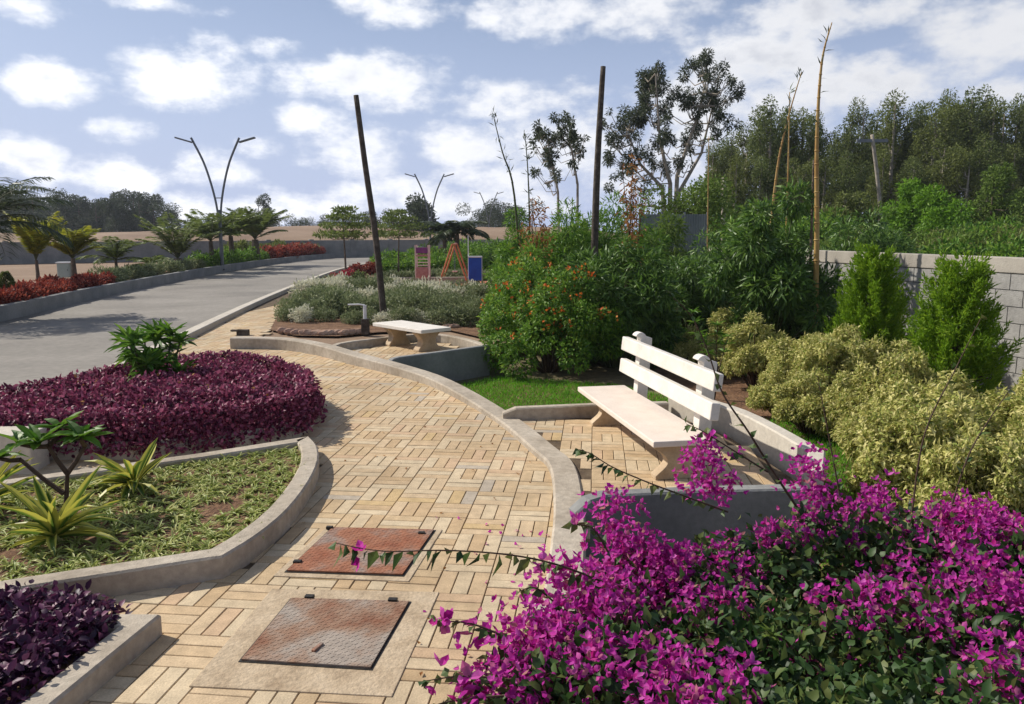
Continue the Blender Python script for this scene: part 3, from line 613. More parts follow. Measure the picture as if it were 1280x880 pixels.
for i, (px, py, k) in enumerate(spots):
    p = G(px, py, -.3); s = (.66, .9, .76, .98, .7)[i % 5]; s = (s, s, s * 1.08 * (.9 + .25 * ((i * 3) % 4) / 4))
    if k not in used: o = CR[k]; used.add(k); o.location = p; o.rotation_euler = (0, 0, i); o.scale = s
    else: copy_tree(CR[k], p, i * 1.7, s)

# ------------------------------------------------------------------ conifers
def conifer(loc, h, r, label, lean=0):
    t = empty('conifer', loc, label, 'conifer'); mb = MB(); n = 260
    z = h * (.1 + .88 * rng.random(n) ** .95); a = rng.uniform(0, 2 * math.pi, n)
    rr = r * np.minimum(1, (z / (.28 * h)) ** .6) * np.clip(1 - (z - .26 * h) / (.76 * h), .03, 1) ** 1.0 * rng.uniform(.55, 1.08, n)
    base = np.stack([rr * np.cos(a) * .72, rr * np.sin(a) * .72, z * .93], 1); d = nrm(np.stack([np.cos(a) * .75, np.sin(a) * .75, np.full(n, 1.25)], 1))
    Ls = r * rng.uniform(.4, .75, n); k = 84; u = np.tile(np.linspace(.0, 1, k), (n, 1)); 
    P = base[:, None] + d[:, None] * (u * Ls[:, None])[..., None] + rng.normal(size=(n, k, 3)) * (.045 * (1 - u * .75))[..., None]
    D = d[:, None] + rng.normal(size=(n, k, 3)) * .5
    leaves(mb, P.reshape(-1, 3), D.reshape(-1, 3), rng.uniform(.045, .09, n * k), .017); mb.build('foliage', 'l_conifer', t)
    m2 = MB(); m2.tube([(0, 0, -.05), (0, 0, h * .5), (lean, 0, h * .95)], [.035, .025, .005], 6)
    for i in range(0, n, 2): m2.tube([(0, 0, base[i][2] * .75), base[i]], [.009, .004], 4, cap=False)
    m2.build('trunk', 'stem_brown', t)
conifer((4.78, 10.4, -.3), 1.78, .6, 'bright green feathery conifer against the block wall, nearer the tall bamboo stalk')
conifer((4.88, 8.55, -.3), 1.68, .58, 'bright green feathery conifer against the block wall, at the right edge of the bed')

PAg0 = [tuple(p[:2]) for p in PA]
# ------------------------------------------------------------------ purple hedges
def hedge_mass(name, label, poly, h, n, leaf, L, W, z0, slope=.35, lean=None, core='brown_core'):
    """shrubs grown together over a bed: leafy skin on a rounded top following the outline"""
    t = empty(name, (0, 0, 0), label, 'hedge'); P2 = [tuple(p[:2]) for p in poly]; seg = [(np.array(P2[i]), np.array(P2[(i + 1) % len(P2)])) for i in range(len(P2))]
    xs = [p[0] for p in P2]; ys = [p[1] for p in P2]
    def dist(X):
        d = np.full(len(X), 9.)
        for a, b in seg:
            ab = b - a; u = np.clip(((X - a) @ ab) / (ab @ ab + 1e-9), 0, 1); d = np.minimum(d, np.linalg.norm(X - (a + u[:, None] * ab), axis=1))
        return d
    X = np.stack([rng.uniform(min(xs), max(xs), n * 3), rng.uniform(min(ys), max(ys), n * 3)], 1); X = X[[inside(P2, x, y) for x, y in X]][:n]
    d = dist(X); lump = .5 + .3 * np.sin(X[:, 0] * 5.1 + 1.3 * np.sin(X[:, 1] * 4)) * np.sin(X[:, 1] * 6.3 + X[:, 0] * 2) + .25 * np.sin(X[:, 0] * 13 + 2 * np.sin(X[:, 1] * 9)) * np.sin(X[:, 1] * 15 + 1.5 * np.sin(X[:, 0] * 7))
    prof = np.clip(d / slope, 0.02, 1) ** .38
    top = h * prof * (.66 + .36 * lump); zz = top - np.abs(rng.normal(size=len(X))) * .05
    side = rng.random(len(X)) < .3; zz = np.where(side & (d < slope), rng.random(len(X)) * top, zz)
    out = rng.normal(size=(len(X), 3)) * .7 + np.array([0, 0, .5]); mb = MB()
    P = np.column_stack([X, z0 + zz + rng.random(len(X)) ** 6 * .06]); leaves(mb, P, out, L * rng.uniform(.6, 1.3, len(X)), W * rng.uniform(.7, 1.2, len(X)), OVAL, 0, rng.normal(size=(len(X), 3)) * .9 + np.array([0, 0, .8]));
    tw = []; k = int(len(X) * .004); sel = rng.choice(len(X), k)
    for q in P[sel]:
        d = nrm(rng.normal(size=3) * .5 + np.array([0, 0, 1.])); l_ = rng.uniform(.05, .13); tw.append((q - d * .05, q + d * l_))
        u = rng.random((9, 1)); leaves(mb, q + d * l_ * u, rng.normal(size=(9, 3)) * .8 + d * .6, L * .8, W * .8, OVAL)
    mb.build('foliage', leaf, t, smooth=True)
    # edge skin: leaves hanging over the outline
    m3 = MB(); per = sum(np.linalg.norm(b - a) for a, b in seg); ne = int(per * h * 5200); pts = []
    for a, b in seg:
        k = int(ne * np.linalg.norm(b - a) / per) + 1; u = rng.random(k); pts.append(a + u[:, None] * (b - a))
    E = np.concatenate(pts); c = np.array([np.mean(xs), np.mean(ys)]); o_ = rng.normal(0, .05, len(E)); 
    lz = .5 + .5 * np.sin(E[:, 0] * 7 + 2 * np.sin(E[:, 1] * 5)); zz = rng.random(len(E)) ** .8 * h * .8
    E = E + nrm(c - E) * (zz / h * .16 + o_ * .8 - .03 * lz - .03)[:, None]
    leaves(m3, np.column_stack([E, z0 + zz]), rng.normal(size=(len(E), 3)) * .8 + np.column_stack([nrm(E - c) * .5, np.full(len(E), .2)]), L * rng.uniform(.6, 1.3, len(E)), W, OVAL); m3.build('skirt_foliage', leaf, t, smooth=True)
    m5 = MB(); k = int(len(X) * .012); sel = rng.choice(len(X), k); leaves(m5, P[sel] + np.array([0, 0, .01]), rng.normal(size=(k, 3)) + np.array([0, 0, .4]), L, W, OVAL); m5.build('odd_leaves', 'l_dry' if leaf == 'l_purple' else 'l_purple', t)
    # woody inside
    m4 = MB(); roots = []
    for a_, b_ in tw: m4.tube([a_, b_], [.003, .0015], 4, cap=False)
    for _ in range(int(per * 40)):
        x, y = rng.uniform(min(xs), max(xs)), rng.uniform(min(ys), max(ys))
        if inside(P2, x, y):
            dd = float(dist(np.array([[x, y]]))[0]); hh = h * min(1, dd / slope) ** .5 * .85
            if hh > .06: roots.append((x, y, z0 - .03)); m4.tube([(x, y, z0 - .03), (x + rng.normal() * .03, y + rng.normal() * .03, z0 + hh * .5), (x + rng.normal() * .07, y + rng.normal() * .07, z0 + hh)], [.007, .005, .002], 4, cap=False)
    m4.tube(sorted(roots), .008, 4); m4.build('stems', 'stem_brown', t)
    return t
PBg = [(p[0], p[1]) for p in PB]
hedge_mass('purple_hedge', 'broad low purple hedge filling the bed beside the road', PBg, .42, 46000, 'l_purple', .044, .03, .05, slope=.75)
PCg = [tuple(G(*p, .12)[:2]) for p in [(150, 800), (146, 772), (60, 776), (-120, 780)]] + [(-2.2, 1.7), (-1.75, 2.0), (-1.6, 2.35)]
PCg = [(-1.78, 3.2), (-1.84, 3.36), (-2.2, 3.42), (-3.4, 3.4), (-3.3, 1.7), (-2.0, 1.6), (-1.95, 2.2), (-1.88, 2.7)]
hedge_mass('purple_hedge', 'dark purple leafy plants inside the planter at the bottom left corner', PCg, .15, 13000, 'l_purple_dk', .045, .03, .06, slope=.2)

# ------------------------------------------------------------------ cordyline-like shrub on the purple hedge and the striped plants
def rosette(mb, c, n, L, W, T_opts, up=(.2, 1.2), mi=0, tilt=(0, 0)):
    for q in range(n):
        a = rng.uniform(0, 2 * math.pi); u = rng.uniform(*up); D = np.array([[math.cos(a) + tilt[0], math.sin(a) + tilt[1], u]]); T = T_opts[rng.integers(len(T_opts))]
        leaves(mb, np.array([c]), D, L * rng.uniform(.65, 1.1), W * rng.uniform(.8, 1.1), T, mi, np.array([[0, 0, 1.]]) + rng.normal(size=(1, 3)) * .15)
ST = [strap(6, d, .4, .15) for d in (.15, .35, .6, .9)]
SPEAR = [strap(5, d, .5, .2) for d in (.1, .3, .5)]
t = empty('broadleaf_shrub', G(192, 500, .12), 'leafy green shrub with long pointed leaves rising out of the purple hedge', 'shrub'); m1 = MB(); m2 = MB()
for i in range(17):
    a = rng.uniform(0, 6.28); r_ = .33 * math.sqrt(rng.random()); e = (r_ * math.cos(a) * 1.2, r_ * math.sin(a), .36 + .36 * rng.random() - r_ * .3)
    m2.tube([(e[0] * .2, e[1] * .2, 0), (e[0] * .7, e[1] * .7, e[2] * .5), e], [.014, .011, .008], 6, cap=False); rosette(m1, e, 17, .25, .05, SPEAR, (.05, 1.6))
    rosette(m1, (e[0] * .8, e[1] * .8, e[2] - .12), 8, .2, .045, SPEAR, (-.2, .6))
m1.build('foliage', 'l_cord', t, attr=True); m2.build('stems', 'stem_dark', t)
def striped(loc, label, L, n):
    t = empty('striped_plant', loc, label, 'plant'); m = MB(); rosette(m, (0, 0, .02), n, L, .058, ST, (.35, 2.4)); m.build('leaves', 'l_stripe', t, attr=True)
    m = MB(); m.tube([(0, 0, -.03), (0, 0, .05)], [.04, .03], 8); m.build('leaf_base', 'l_spider', t)
striped(G(70, 678, .08), 'larger yellow striped strap leaf plant close to the front kerb of the bed', .42, 30)
striped(G(168, 612, .08), 'yellow striped strap leaf plant in the middle of the bed below the purple hedge', .4, 30)
striped(G(-25, 640, .08), 'yellow striped strap leaf plant cut by the left edge of the picture', .4, 24)
# young frangipani
t = empty('young_tree', G(82, 640, .08), 'young branching tree with glossy broad leaves standing between the striped plants', 'tree'); m1 = MB(); m2 = MB()
forks = [((0, 0, 0), (.02, .02, .24)), ((.02, .02, .24), (-.07, 0, .42)), ((.02, .02, .24), (.1, .1, .4)), ((-.07, 0, .42), (-.22, -.03, .44)), ((-.07, 0, .42), (-.06, .12, .5)), ((0, .0, .12), (-.28, .05, .32)), ((-.28, .05, .32), (-.42, .05, .33)), ((.1, .1, .4), (.13, 0, .47))]
for a, b in forks: m2.tube([a, tuple((np.array(a) + b) / 2 + np.array([0, 0, -.01])), b], [.016, .014, .012], 7)
for e in [(-.22, -.03, .44), (-.06, .12, .5), (-.42, .05, .33), (.13, 0, .47), (.1, .1, .44), (-.1, -.05, .45)]: rosette(m1, e, 15, .17, .06, SPEAR, (.0, 1.3))
m1.build('foliage', 'l_cord', t, attr=True); m2.build('trunk', 'stem_brown', t)

# petals and bits of leaf fallen on the paving
mb = MB(); k = 46; X = np.column_stack([rng.uniform(-.6, .25, k) ** 1, rng.uniform(2.2, 4.8, k), np.full(k, .008)]); X[:, 0] = .25 - np.abs(rng.normal(size=k)) * .35
leaves(mb, X, rng.normal(size=(k, 3)) * np.array([1, 1, .12]), .028, .02, FOLD); o = mb.build('fallen_petals', 'bract'); tag(o, 'magenta petals scattered on the brick path beside the bougainvillea', 'petals', kind='stuff')
mb = MB(); k = 90; X = np.column_stack([rng.uniform(-2.2, .2, k), rng.uniform(2.4, 11, k), np.full(k, .008)]); X = X[[inside(pathpoly, x, y) and not inside(PAg0, x, y) for x, y, _ in X]]
leaves(mb, X, rng.normal(size=(len(X), 3)) * np.array([1, 1, .12]), rng.uniform(.015, .045, len(X)), .016, FOLD); o = mb.build('leaf_litter', 'l_dry'); tag(o, 'small dry leaves scattered along the brick path', 'leaf litter', kind='stuff')
# spider plant ground cover
mb = MB(); PAg = [tuple(p[:2]) for p in PA]; cnt = 0; T3 = [strap(4, d, .5, .1) for d in (.4, .8, 1.1)]
inner = [np.array(p) for p in PAg]; cpt = np.mean(inner, 0); PAi = [tuple(cpt + (p - cpt) * .88) for p in inner]
pl = []; tries = 0
while cnt < 560 and tries < 30000:
    tries += 1
    x, y = rng.uniform(-5.5, -1.1), rng.uniform(3.6, 6.9)
    if not inside(PAi, x, y): continue
    if any((x - a) ** 2 + (y - b) ** 2 < .0082 for a, b in pl): continue
    if math.sin(x * 3.1 + 1) * math.sin(y * 4.3) > .86: continue
    pl.append((x, y)); cnt += 1
pl = np.array(pl)
for T in T3:
    k = 14; c = np.repeat(pl, k, 0) + rng.normal(size=(len(pl) * k, 2)) * .012; a = rng.uniform(0, 6.28, len(c)); u = rng.uniform(.25, 1.8, len(c))
    leaves(mb, np.column_stack([c, np.full(len(c), .078)]), np.column_stack([np.cos(a), np.sin(a), u]), rng.uniform(.05, .1, len(c)), rng.uniform(.01, .016, len(c)), T, 0, np.tile([0, 0, 1.], (len(c), 1)) + rng.normal(size=(len(c), 3)) * .2)
o = mb.build('ground_cover', 'l_spider', attr=True); tag(o, 'short tufted variegated ground cover over the soil of the curved bed', 'ground cover', kind='stuff')
mb = MB(); leaves(mb, np.array([list(G(205, 605, .09))]), np.array([[1, .1, .25]]), .15, .08, FOLD); o = mb.build('fallen_leaf', 'l_dry'); tag(o, 'dry reddish brown fallen leaf beside the middle striped plant', 'leaf')

# ------------------------------------------------------------------ bougainvillea
boug = empty('bougainvillea', (1.5, 2.9, -.3), 'large bougainvillea bush with magenta blossoms filling the near right corner', 'bush')
O = np.array([1.5, 2.9, -.3])
tops = [(655, 825, 2.3, .18), (610, 875, 2.2, .14), (705, 780, 2.55, .2), (765, 725, 2.85, .2), (720, 850, 2.1, .25), (815, 690, 3.05, .18), (860, 715, 3.0, .25), (905, 675, 3.2, .18), (955, 690, 3.15, .26), (1015, 650, 3.3, .2), (1060, 660, 3.3, .3), (1110, 640, 3.5, .24),
        (1160, 670, 3.3, .3), (1210, 650, 3.4, .24), (1270, 680, 3.1, .3), (1340, 690, 3.1, .3), (820, 790, 2.5, .35), (900, 780, 2.5, .35), (1000, 770, 2.5, .38), (1100, 770, 2.5, .38), (1200, 760, 2.5, .38), (1300, 760, 2.5, .35),
        (850, 870, 2.0, .3), (950, 870, 1.95, .3), (1080, 870, 1.9, .3), (1200, 860, 1.85, .3), (1330, 850, 1.9, .3), (760, 800, 2.3, .28)]
bc = []
for (px, py, Y, r_) in tops:
    p = PY(px, py, Y); bc.append((p.x - O[0], p.y + .0 - O[1], p.z - r_ * .9 - O[2], r_))
core = [(x, y, z, .4) for x in (-.9, -.3, .3, .9, 1.4) for y in (-.6, -.1, .3) for z in (.25, .55)]
core = [(c[0], c[1] , c[2], .38) for c in core if not (c[0] < -.5 and c[1] > .1)]
mb = MB(); foliage(mb, 27000, bc, .043, .029, OVAL, 0, .2, .7, .5, flat=.9); foliage(mb, 7000, core, .05, .032, FOLD, 0, .1, .8, .3); mb.build('foliage', 'l_boug', boug, smooth=True)
m2 = MB(); P, d = clump_pts(26, bc, 1.0); P = P[d[:, 2] > -.1]
for q in P: rosette(m2, q, 9, .06, .02, [FOLD], (.1, 1.5))
m2.build('young_leaves', 'l_scrub', boug)
m2 = MB(); stems(m2, bc, .02, (0, 0, 0)); stems(m2, core, .016, (0, 0, 0), every=2); m2.build('stems', 'stem_brown', boug)
BR = (np.array([[0, 0, 0], [.2, .34, .1], [.24, 0, 0], [.2, -.34, .1], [.6, .44, .12], [.62, 0, -.05], [.6, -.44, .12], [1, 0, .12]]), OVAL[1])
def flowers(mb, C, r, n, size=.0225, axis=None):
    """papery three-bract flowers in a cluster of radius r about C"""
    P = C + rng.normal(size=(n, 3)) * r * np.array([1, 1, 1.0] if axis is None else axis); D = nrm(P - C + rng.normal(size=(n, 3)) * .4 * r + np.array([0, 0, .35 * r]))
    A = nrm(np.cross(D, rng.normal(size=(n, 3)))); B = np.cross(D, A); a0 = rng.uniform(0, 6.28, n)
    for k in range(3):
        th = a0 + k * 2.094; S_ = np.cos(th)[:, None] * A + np.sin(th)[:, None] * B; open_ = rng.uniform(.35, .8, n)[:, None]
        leaves(mb, P, D * (1 - open_) + S_ * open_, size * rng.uniform(.6, 1.5, n), size * .85 * rng.uniform(.8, 1.1, n), BR, 0, -S_ + D * .3 + rng.normal(size=(n, 3)) * .15)
mf = MB(); P, d = clump_pts(1500, bc, .97); W0 = P + O
px_ = 640 + FPX * W0[:, 0] / (W0[:, 1] * math.cos(TH) + (CH - W0[:, 2]) * math.sin(TH)) ; ca = W0[:, 1] * math.cos(TH) + (CH - W0[:, 2]) * math.sin(TH); py_ = 440 + FPX * ((CH - W0[:, 2]) * math.cos(TH) - W0[:, 1] * math.sin(TH)) / ca
lump = np.sin(W0[:, 0] * 6.1 + 1.0) * np.sin(W0[:, 1] * 7.3 + W0[:, 2] * 5) 
sparse = np.exp(-(((W0[:, 0] - .85) / .5) ** 2 + ((W0[:, 1] - 2.1) / .34) ** 2))
keep = (d[:, 2] > -.25) & (rng.random(len(P)) < np.clip(.27 + .34 * lump + .14 * (W0[:, 0] > 1.5) + .22 * (W0[:, 2] > .62) - .6 * sparse + .3 * (W0[:, 0] < .75), .02, .85))
for c in P[keep]: flowers(mf, c + np.array([0, 0, .03]), rng.uniform(.024, .042), int(rng.integers(14, 34)))
for (px, py, Y, r_, n) in [(772, 640, 3.1, .05, 50), (768, 690, 3.0, .05, 46), (882, 572, 3.3, .045, 44), (895, 605, 3.3, .045, 44), (862, 600, 3.3, .03, 16), (1010, 590, 3.4, .05, 50), (1018, 625, 3.4, .055, 50), (1095, 625, 3.4, .045, 30), (700, 735, 2.75, .06, 60), (660, 790, 2.5, .065, 70), (700, 800, 2.4, .07, 80),
                         (1240, 735, 2.6, .075, 110), (1255, 865, 2.0, .06, 80), (1180, 640, 3.4, .05, 44), (1215, 660, 3.3, .06, 60), (760, 760, 2.6, .07, 80), (640, 850, 2.25, .06, 60), (830, 720, 2.9, .06, 50), (1140, 750, 2.6, .06, 50)]:
    flowers(mf, np.array(PY(px, py, Y)) - O, r_, int(n * 1.9))
mf.build('blossom', 'bract', boug, smooth=True)
def branch(pts, lv=.055, nl=26, fl=0, hang=.6, tips=True, leafw=.033, rad=.0045):
    P = smooth([Vector(p) - Vector(O) for p in pts], 6); t = empty if 0 else None; m = MB(); m.tube(P, np.linspace(rad, .0015, len(P)), 5); o = m.build('branch', 'stem_brown', boug)
    A = np.array(P); idx = np.linspace(1, len(A) - 1, nl); lo = np.floor(idx).astype(int).clip(0, len(A) - 2); c = A[lo] + (A[lo + 1] - A[lo]) * (idx - lo)[:, None]
    T_ = nrm(A[lo + 1] - A[lo]); s_ = np.where(np.arange(nl) % 2, 1., -1.)[:, None]; side = nrm(np.cross(T_, [0, 0, 1.])) * s_
    D = side * .5 + T_ * .5 + np.array([0, 0, -hang]) + rng.normal(size=(nl, 3)) * .35
    m = MB(); leaves(m, c, D, lv * rng.uniform(.5, 1.15, nl), leafw * rng.uniform(.7, 1.1, nl), FOLD); q = m.build('leaves', 'l_boug', o)
    if fl:
        m = MB()
        for k in rng.choice(len(A), fl): flowers(m, A[k] + np.array([0, 0, -.01]), .012, 2, .04)
        m.build('blossom', 'bract', o)
branch([PY(760, 730, 2.75), PY(700, 707, 2.72), PY(640, 694, 2.68), PY(560, 688, 2.62), PY(480, 689, 2.58), PY(420, 679, 2.55)], .075, 34, 3, .8, leafw=.042)
branch([PY(1000, 640, 3.3), PY(963, 584, 3.25), PY(935, 539, 3.2), PY(903, 491, 3.2), PY(885, 440, 3.2), PY(866, 398, 3.2), PY(842, 372, 3.2)], .05, 22, 0, .2, rad=.006)
branch([PY(910, 640, 3.2), PY(853, 619, 3.2), PY(810, 603, 3.2), PY(766, 584, 3.2), PY(740, 568, 3.2), PY(724, 562, 3.2)], .05, 30, 0, .6)
branch([PY(960, 590, 3.3), PY(920, 565, 3.3), PY(880, 540, 3.3), PY(858, 530, 3.3)], .05, 16, 1, .3)
branch([PY(1140, 640, 3.2), PY(1156, 542, 3.2), PY(1195, 460, 3.2), PY(1226, 398, 3.2)], .04, 10, 0, .2)
branch([PY(1190, 630, 3.0), PY(1215, 560, 3.0), PY(1260, 490, 3.0)], .045, 10, 0, .2)
branch([PY(1050, 620, 3.2), PY(1035, 540, 3.2), PY(1022, 470, 3.2)], .04, 10, 0, .2)
branch([PY(640, 800, 2.4), PY(590, 780, 2.4), PY(545, 776, 2.4)], .045, 16, 5, .3)
branch([PY(640, 850, 2.2), PY(580, 845, 2.2), PY(528, 852, 2.2)], .045, 18, 3, .3)
branch([PY(760, 690, 2.9), PY(740, 660, 2.9), PY(712, 655, 2.9)], .045, 14, 1, .2)
branch([PY(700, 760, 2.7), PY(670, 735, 2.7), PY(648, 740, 2.7)], .045, 14, 0, .2)
branch([PY(630, 870, 2.15), PY(570, 875, 2.15), PY(520, 890, 2.15)], .045, 16, 2, .3)

# ------------------------------------------------------------------ orange flowering bush and low plants behind the lawn
bush('flowering_bush', 'rounded green bush with clusters of orange flowers on the bright lawn', 'bush', G(686, 464, -.3), 1.18, 1.72, 21000, 'l_mid', .066, .034, 46, .22, FOLD, -.1, .6,
     accents=[('blossom', 'l_orange', 120, .05, .04, .72)], shell=.6)
def lowplant(px, py, k, h, label, leaf='l_bright', zb=-.3): 
    p = G(px, py, zb); return bush('leafy_shrub', label, 'shrub', p, h * .6, h, 900, leaf, .11, .035, 10, .4, DIA, .3, .5, shell=.4, s_r=.01)
lowplant(800, 447, 0, .55, 'small bright green leafy shrub just behind the left end of the white bench')
lowplant(855, 452, 0, .6, 'upright bright green leafy shrub behind the middle of the white bench')
lowplant(745, 452, 0, .45, 'small leafy shrub between the orange flowered bush and the white bench', 'l_mid')
lowplant(905, 440, 0, .5, 'low leafy plant in front of the dark bamboo clump', 'l_mid')
# long-leaved plant at bench back
t = empty('long_leaved_shrub', G(893, 500, -.3), 'thin shrub with long narrow leaves and a pinkish tip behind the white bench', 'shrub'); m1 = MB(); m2 = MB()
for (x, y, z) in [(0, 0, .95), (-.3, .1, 1.1), (.15, .05, .8), (-.15, 0, .8)]:
    m2.tube([(0, 0, 0), (x * .4, y, z * .5), (x, y, z)], [.01, .008, .004], 5)
    for zf in (.75, .88, 1): rosette(m1, (x * zf, y, z * zf), 9, .15, .03, SPEAR, (.1, 1.2))
m1.build('foliage', 'l_mid', t, attr=True); m2.build('stems', 'stem_brown', t)

# ------------------------------------------------------------------ bamboo thicket
def bamboo(px, top, Y, r, leaf, label, n=7000, L=.17, W=.028, zb=-.3, ncl=40, sub=.24, up=-.35):
    p = PY(px, 300, Y); h = PY(px, top, Y).z - zb
    return bush('bamboo_clump', label, 'bamboo', (p.x, Y, zb), r, h, n, leaf, L, W, ncl, sub, DIA, up, .7, shell=.55, s_r=.022, stem='stem_dark', base=.1, flat=1.2)
bamboo(968, 232, 12.0, 1.05, 'l_dark', 'dark dense bamboo clump beside the tall yellow bamboo stalk', 17000, .165, .034)
bamboo(1062, 250, 15.5, 1.2, 'l_dark', 'dark bamboo clump rising over the end of the block wall', 8000)
bamboo(770, 292, 12.2, .95, 'l_dark', 'dark bamboo clump behind the orange flowered bush', 14000, .16, .032)
bamboo(868, 292, 15.0, 1.0, 'l_dark', 'shaded bamboo clump in the dark gap below the grey fence sheets', 8000)
bamboo(700, 246, 15.5, 1.1, 'l_mid', 'green bamboo clump behind and left of the second wooden pole', 11000, .15, .026)
bamboo(655, 262, 17.5, .85, 'l_mid', 'green bamboo clump at the left end of the thicket, nearest the playground', 10000, .15, .026)
bamboo(645, 320, 15.0, .6, 'l_mid', 'low green bamboo clump next to the play equipment', 6000, .13, .024)
bamboo(758, 236, 18.0, 1.4, 'l_mid', 'tall green bamboo clump at the top of the thicket behind the second wooden pole', 11000, .17, .03)
bamboo(822, 268, 19.0, 1.1, 'l_scrub', 'pale green bamboo clump in front of the grey fence sheets', 7000, .16, .03)
bamboo(920, 262, 15.5, .8, 'l_mid', 'green bamboo clump between the grey fence sheets and the dark clump', 7000)
bamboo(668, 300, 13.6, .8, 'l_mid', 'low green bamboo clump rising over the orange flowers', 8000, .13, .024)
bamboo(606, 296, 34, 1.3, 'l_mid', 'distant green bamboo clump behind the blue board', 5000, .25, .04)
tree_mesh('round_tree', 'yellow green rounded tree behind the grey fence sheets', (*PY(866, 300, 25)[:2], -.3), 3.2, .07, [(rng.normal() * .5, rng.normal() * .5, 2.4 + rng.random() * 1.1, .55) for _ in range(12)], 4500, 'l_scrub', .13, .06)
# dry reddish growth in the thicket
for (px, py, Y, lab) in [(668, 300, 13.9, 'dry reddish brown shoots among the green bamboo left of the second pole'), (782, 250, 13.0, 'dry reddish brown stalk right of the second wooden pole')]:
    p = PY(px, py, Y); t = empty('dry_shoots', (p.x, Y, -.3), lab, 'plant'); m1 = MB(); m2 = MB()
    for i in range(5):
        x = rng.normal() * .14; z = p.z + .3 + rng.normal() * .25 + .3; m2.tube([(0, 0, 0), (x + .03, 0, z * .5), (x + rng.normal() * .15, 0, z)], [.01, .008, .004], 5)
        q = np.array([[x + .02, 0, z * .55]]) + rng.random((60, 1)) * np.array([[.03, 0, z * .45]]) + rng.normal(size=(60, 3)) * .07; leaves(m1, q, rng.normal(size=(60, 3)) + np.array([0, 0, -.6]), .12, .03)
    m1.build('foliage', 'l_dry', t); m2.build('stems', 'stem_brown', t)

# ------------------------------------------------------------------ poles and stalks
def stalk(name, label, cat, pts, r0, r1, m, nodes=0, tuft=0, leafm_='l_scrub'):
    b = Vector(pts[0]); t = empty(name, b, label, cat); P = smooth([Vector(p) - b for p in pts], 5); mb = MB(); rad = np.linspace(r0, r1, len(P)); mb.tube(P, rad, 8)
    if nodes:
        A = np.array(P)
        for i in range(nodes):
            k = (len(A) - 1) * (i + .5) / nodes; lo = int(k); c = A[lo] + (A[min(lo + 1, len(A) - 1)] - A[lo]) * (k - lo); rr = r0 + (r1 - r0) * k / (len(A) - 1); mb.tube([c - np.array([0, 0, .012]), c, c + np.array([0, 0, .012])], [rr * 1.02, rr * 1.3, rr * 1.02], 8)
    mb.build('pole' if not nodes else 'culm', m, t, smooth=True)
    if tuft:
        A = np.array(P)[int(len(P) * .45):]; k = rng.integers(0, len(A), tuft); m2 = MB(); leaves(m2, A[k] + rng.normal(size=(tuft, 3)) * .02, rng.normal(size=(tuft, 3)) * .7 + np.array([0, 0, .6]), .17, .022); m2.build('foliage', leafm_, t)
stalk('wooden_pole', 'leaning dark wooden pole standing in the silver green shrub bed', 'pole', [PY(481, 408, 15.8), PY(470, 300, 15.8), PY(457, 210, 15.8), PY(445, 119, 15.8)], .07, .05, 'wood_pole')
stalk('wooden_pole', 'upright dark wooden pole standing in the bamboo thicket', 'pole', [(PY(742, 300, 14.4).x, 14.4, -.3), PY(744, 280, 14.4), PY(748, 180, 14.4), PY(754, 83, 14.4)], .075, .045, 'wood_pole')
stalk('bamboo_stalk', 'thick golden bamboo stalk in front of the end of the block wall', 'bamboo', [(PY(1021, 400, 11.6).x, 11.6, -.3), PY(1021, 300, 11.6), PY(1021, 180, 11.6), PY(1027, 80, 11.6), PY(1040, 28, 11.6)], .05, .006, 'bamboo', 26, 16, 'l_euc')
stalk('bamboo_stalk', 'thin brown bamboo stalk close against the thick golden one', 'bamboo', [(PY(1013, 400, 11.9).x, 11.9, -.3), PY(1014, 300, 11.9), PY(1017, 200, 11.9)], .03, .012, 'bark', 12)
stalk('bamboo_stalk', 'thin yellowish bamboo stalk arching up behind the dark bamboo clump', 'bamboo', [(PY(955, 330, 13.4).x, 13.4, -.3), PY(968, 240, 13.4), PY(982, 160, 13.4), PY(1002, 90, 13.4)], .03, .006, 'bamboo', 20, 26, 'l_euc')
stalk('bamboo_stalk', 'slim straight bamboo stalk right of the arching one', 'bamboo', [(PY(984, 330, 13.8).x, 13.8, -.3), PY(985, 220, 13.8), PY(987, 115, 13.8)], .024, .006, 'bamboo', 16, 22)
stalk('bamboo_shoot', 'tall bare bamboo shoot leaning left over the start of the thicket', 'bamboo', [(PY(655, 330, 17).x, 17, -.3), PY(643, 245, 17), PY(628, 190, 17), PY(616, 142, 17)], .03, .006, 'stem_dark', 14, 46, 'l_euc')
stalk('bamboo_shoot', 'thin leafy bamboo shoot standing right of the leaning shoot', 'bamboo', [(PY(664, 330, 17.5).x, 17.5, -.3), PY(661, 240, 17.5), PY(656, 166, 17.5)], .025, .006, 'stem_dark', 12, 60, 'l_euc')
stalk('bamboo_stalk', 'thin yellow bamboo stalk crossing the grey fence sheets', 'bamboo', [(PY(886, 330, 18).x, 18, -.3), PY(885, 250, 18), PY(886, 170, 18)], .022, .006, 'bamboo', 14, 14)
t = stalk('concrete_pole', 'slightly leaning pale power pole in front of the woodland', 'pole', [(PY(1101, 300, 34).x, 34, -.3), PY(1100, 260, 34), PY(1090, 168, 34)], .1, .075, 'bark_pale')
pp = PY(1090, 176, 34); o = [q for q in bpy.data.objects if q.name == 'concrete_pole'][0]; mb = MB(); mb.box((pp.x - o.location.x, 0, pp.z - o.location.z), (1.3, .12, .13)); mb.build('cross_arm', 'steel', o)
stalk('concrete_pole', 'short pale pole at the dark foot of the woodland', 'pole', [(PY(905, 300, 34).x, 34, -.3), PY(905, 222, 34)], .1, .09, 'bark_pale')

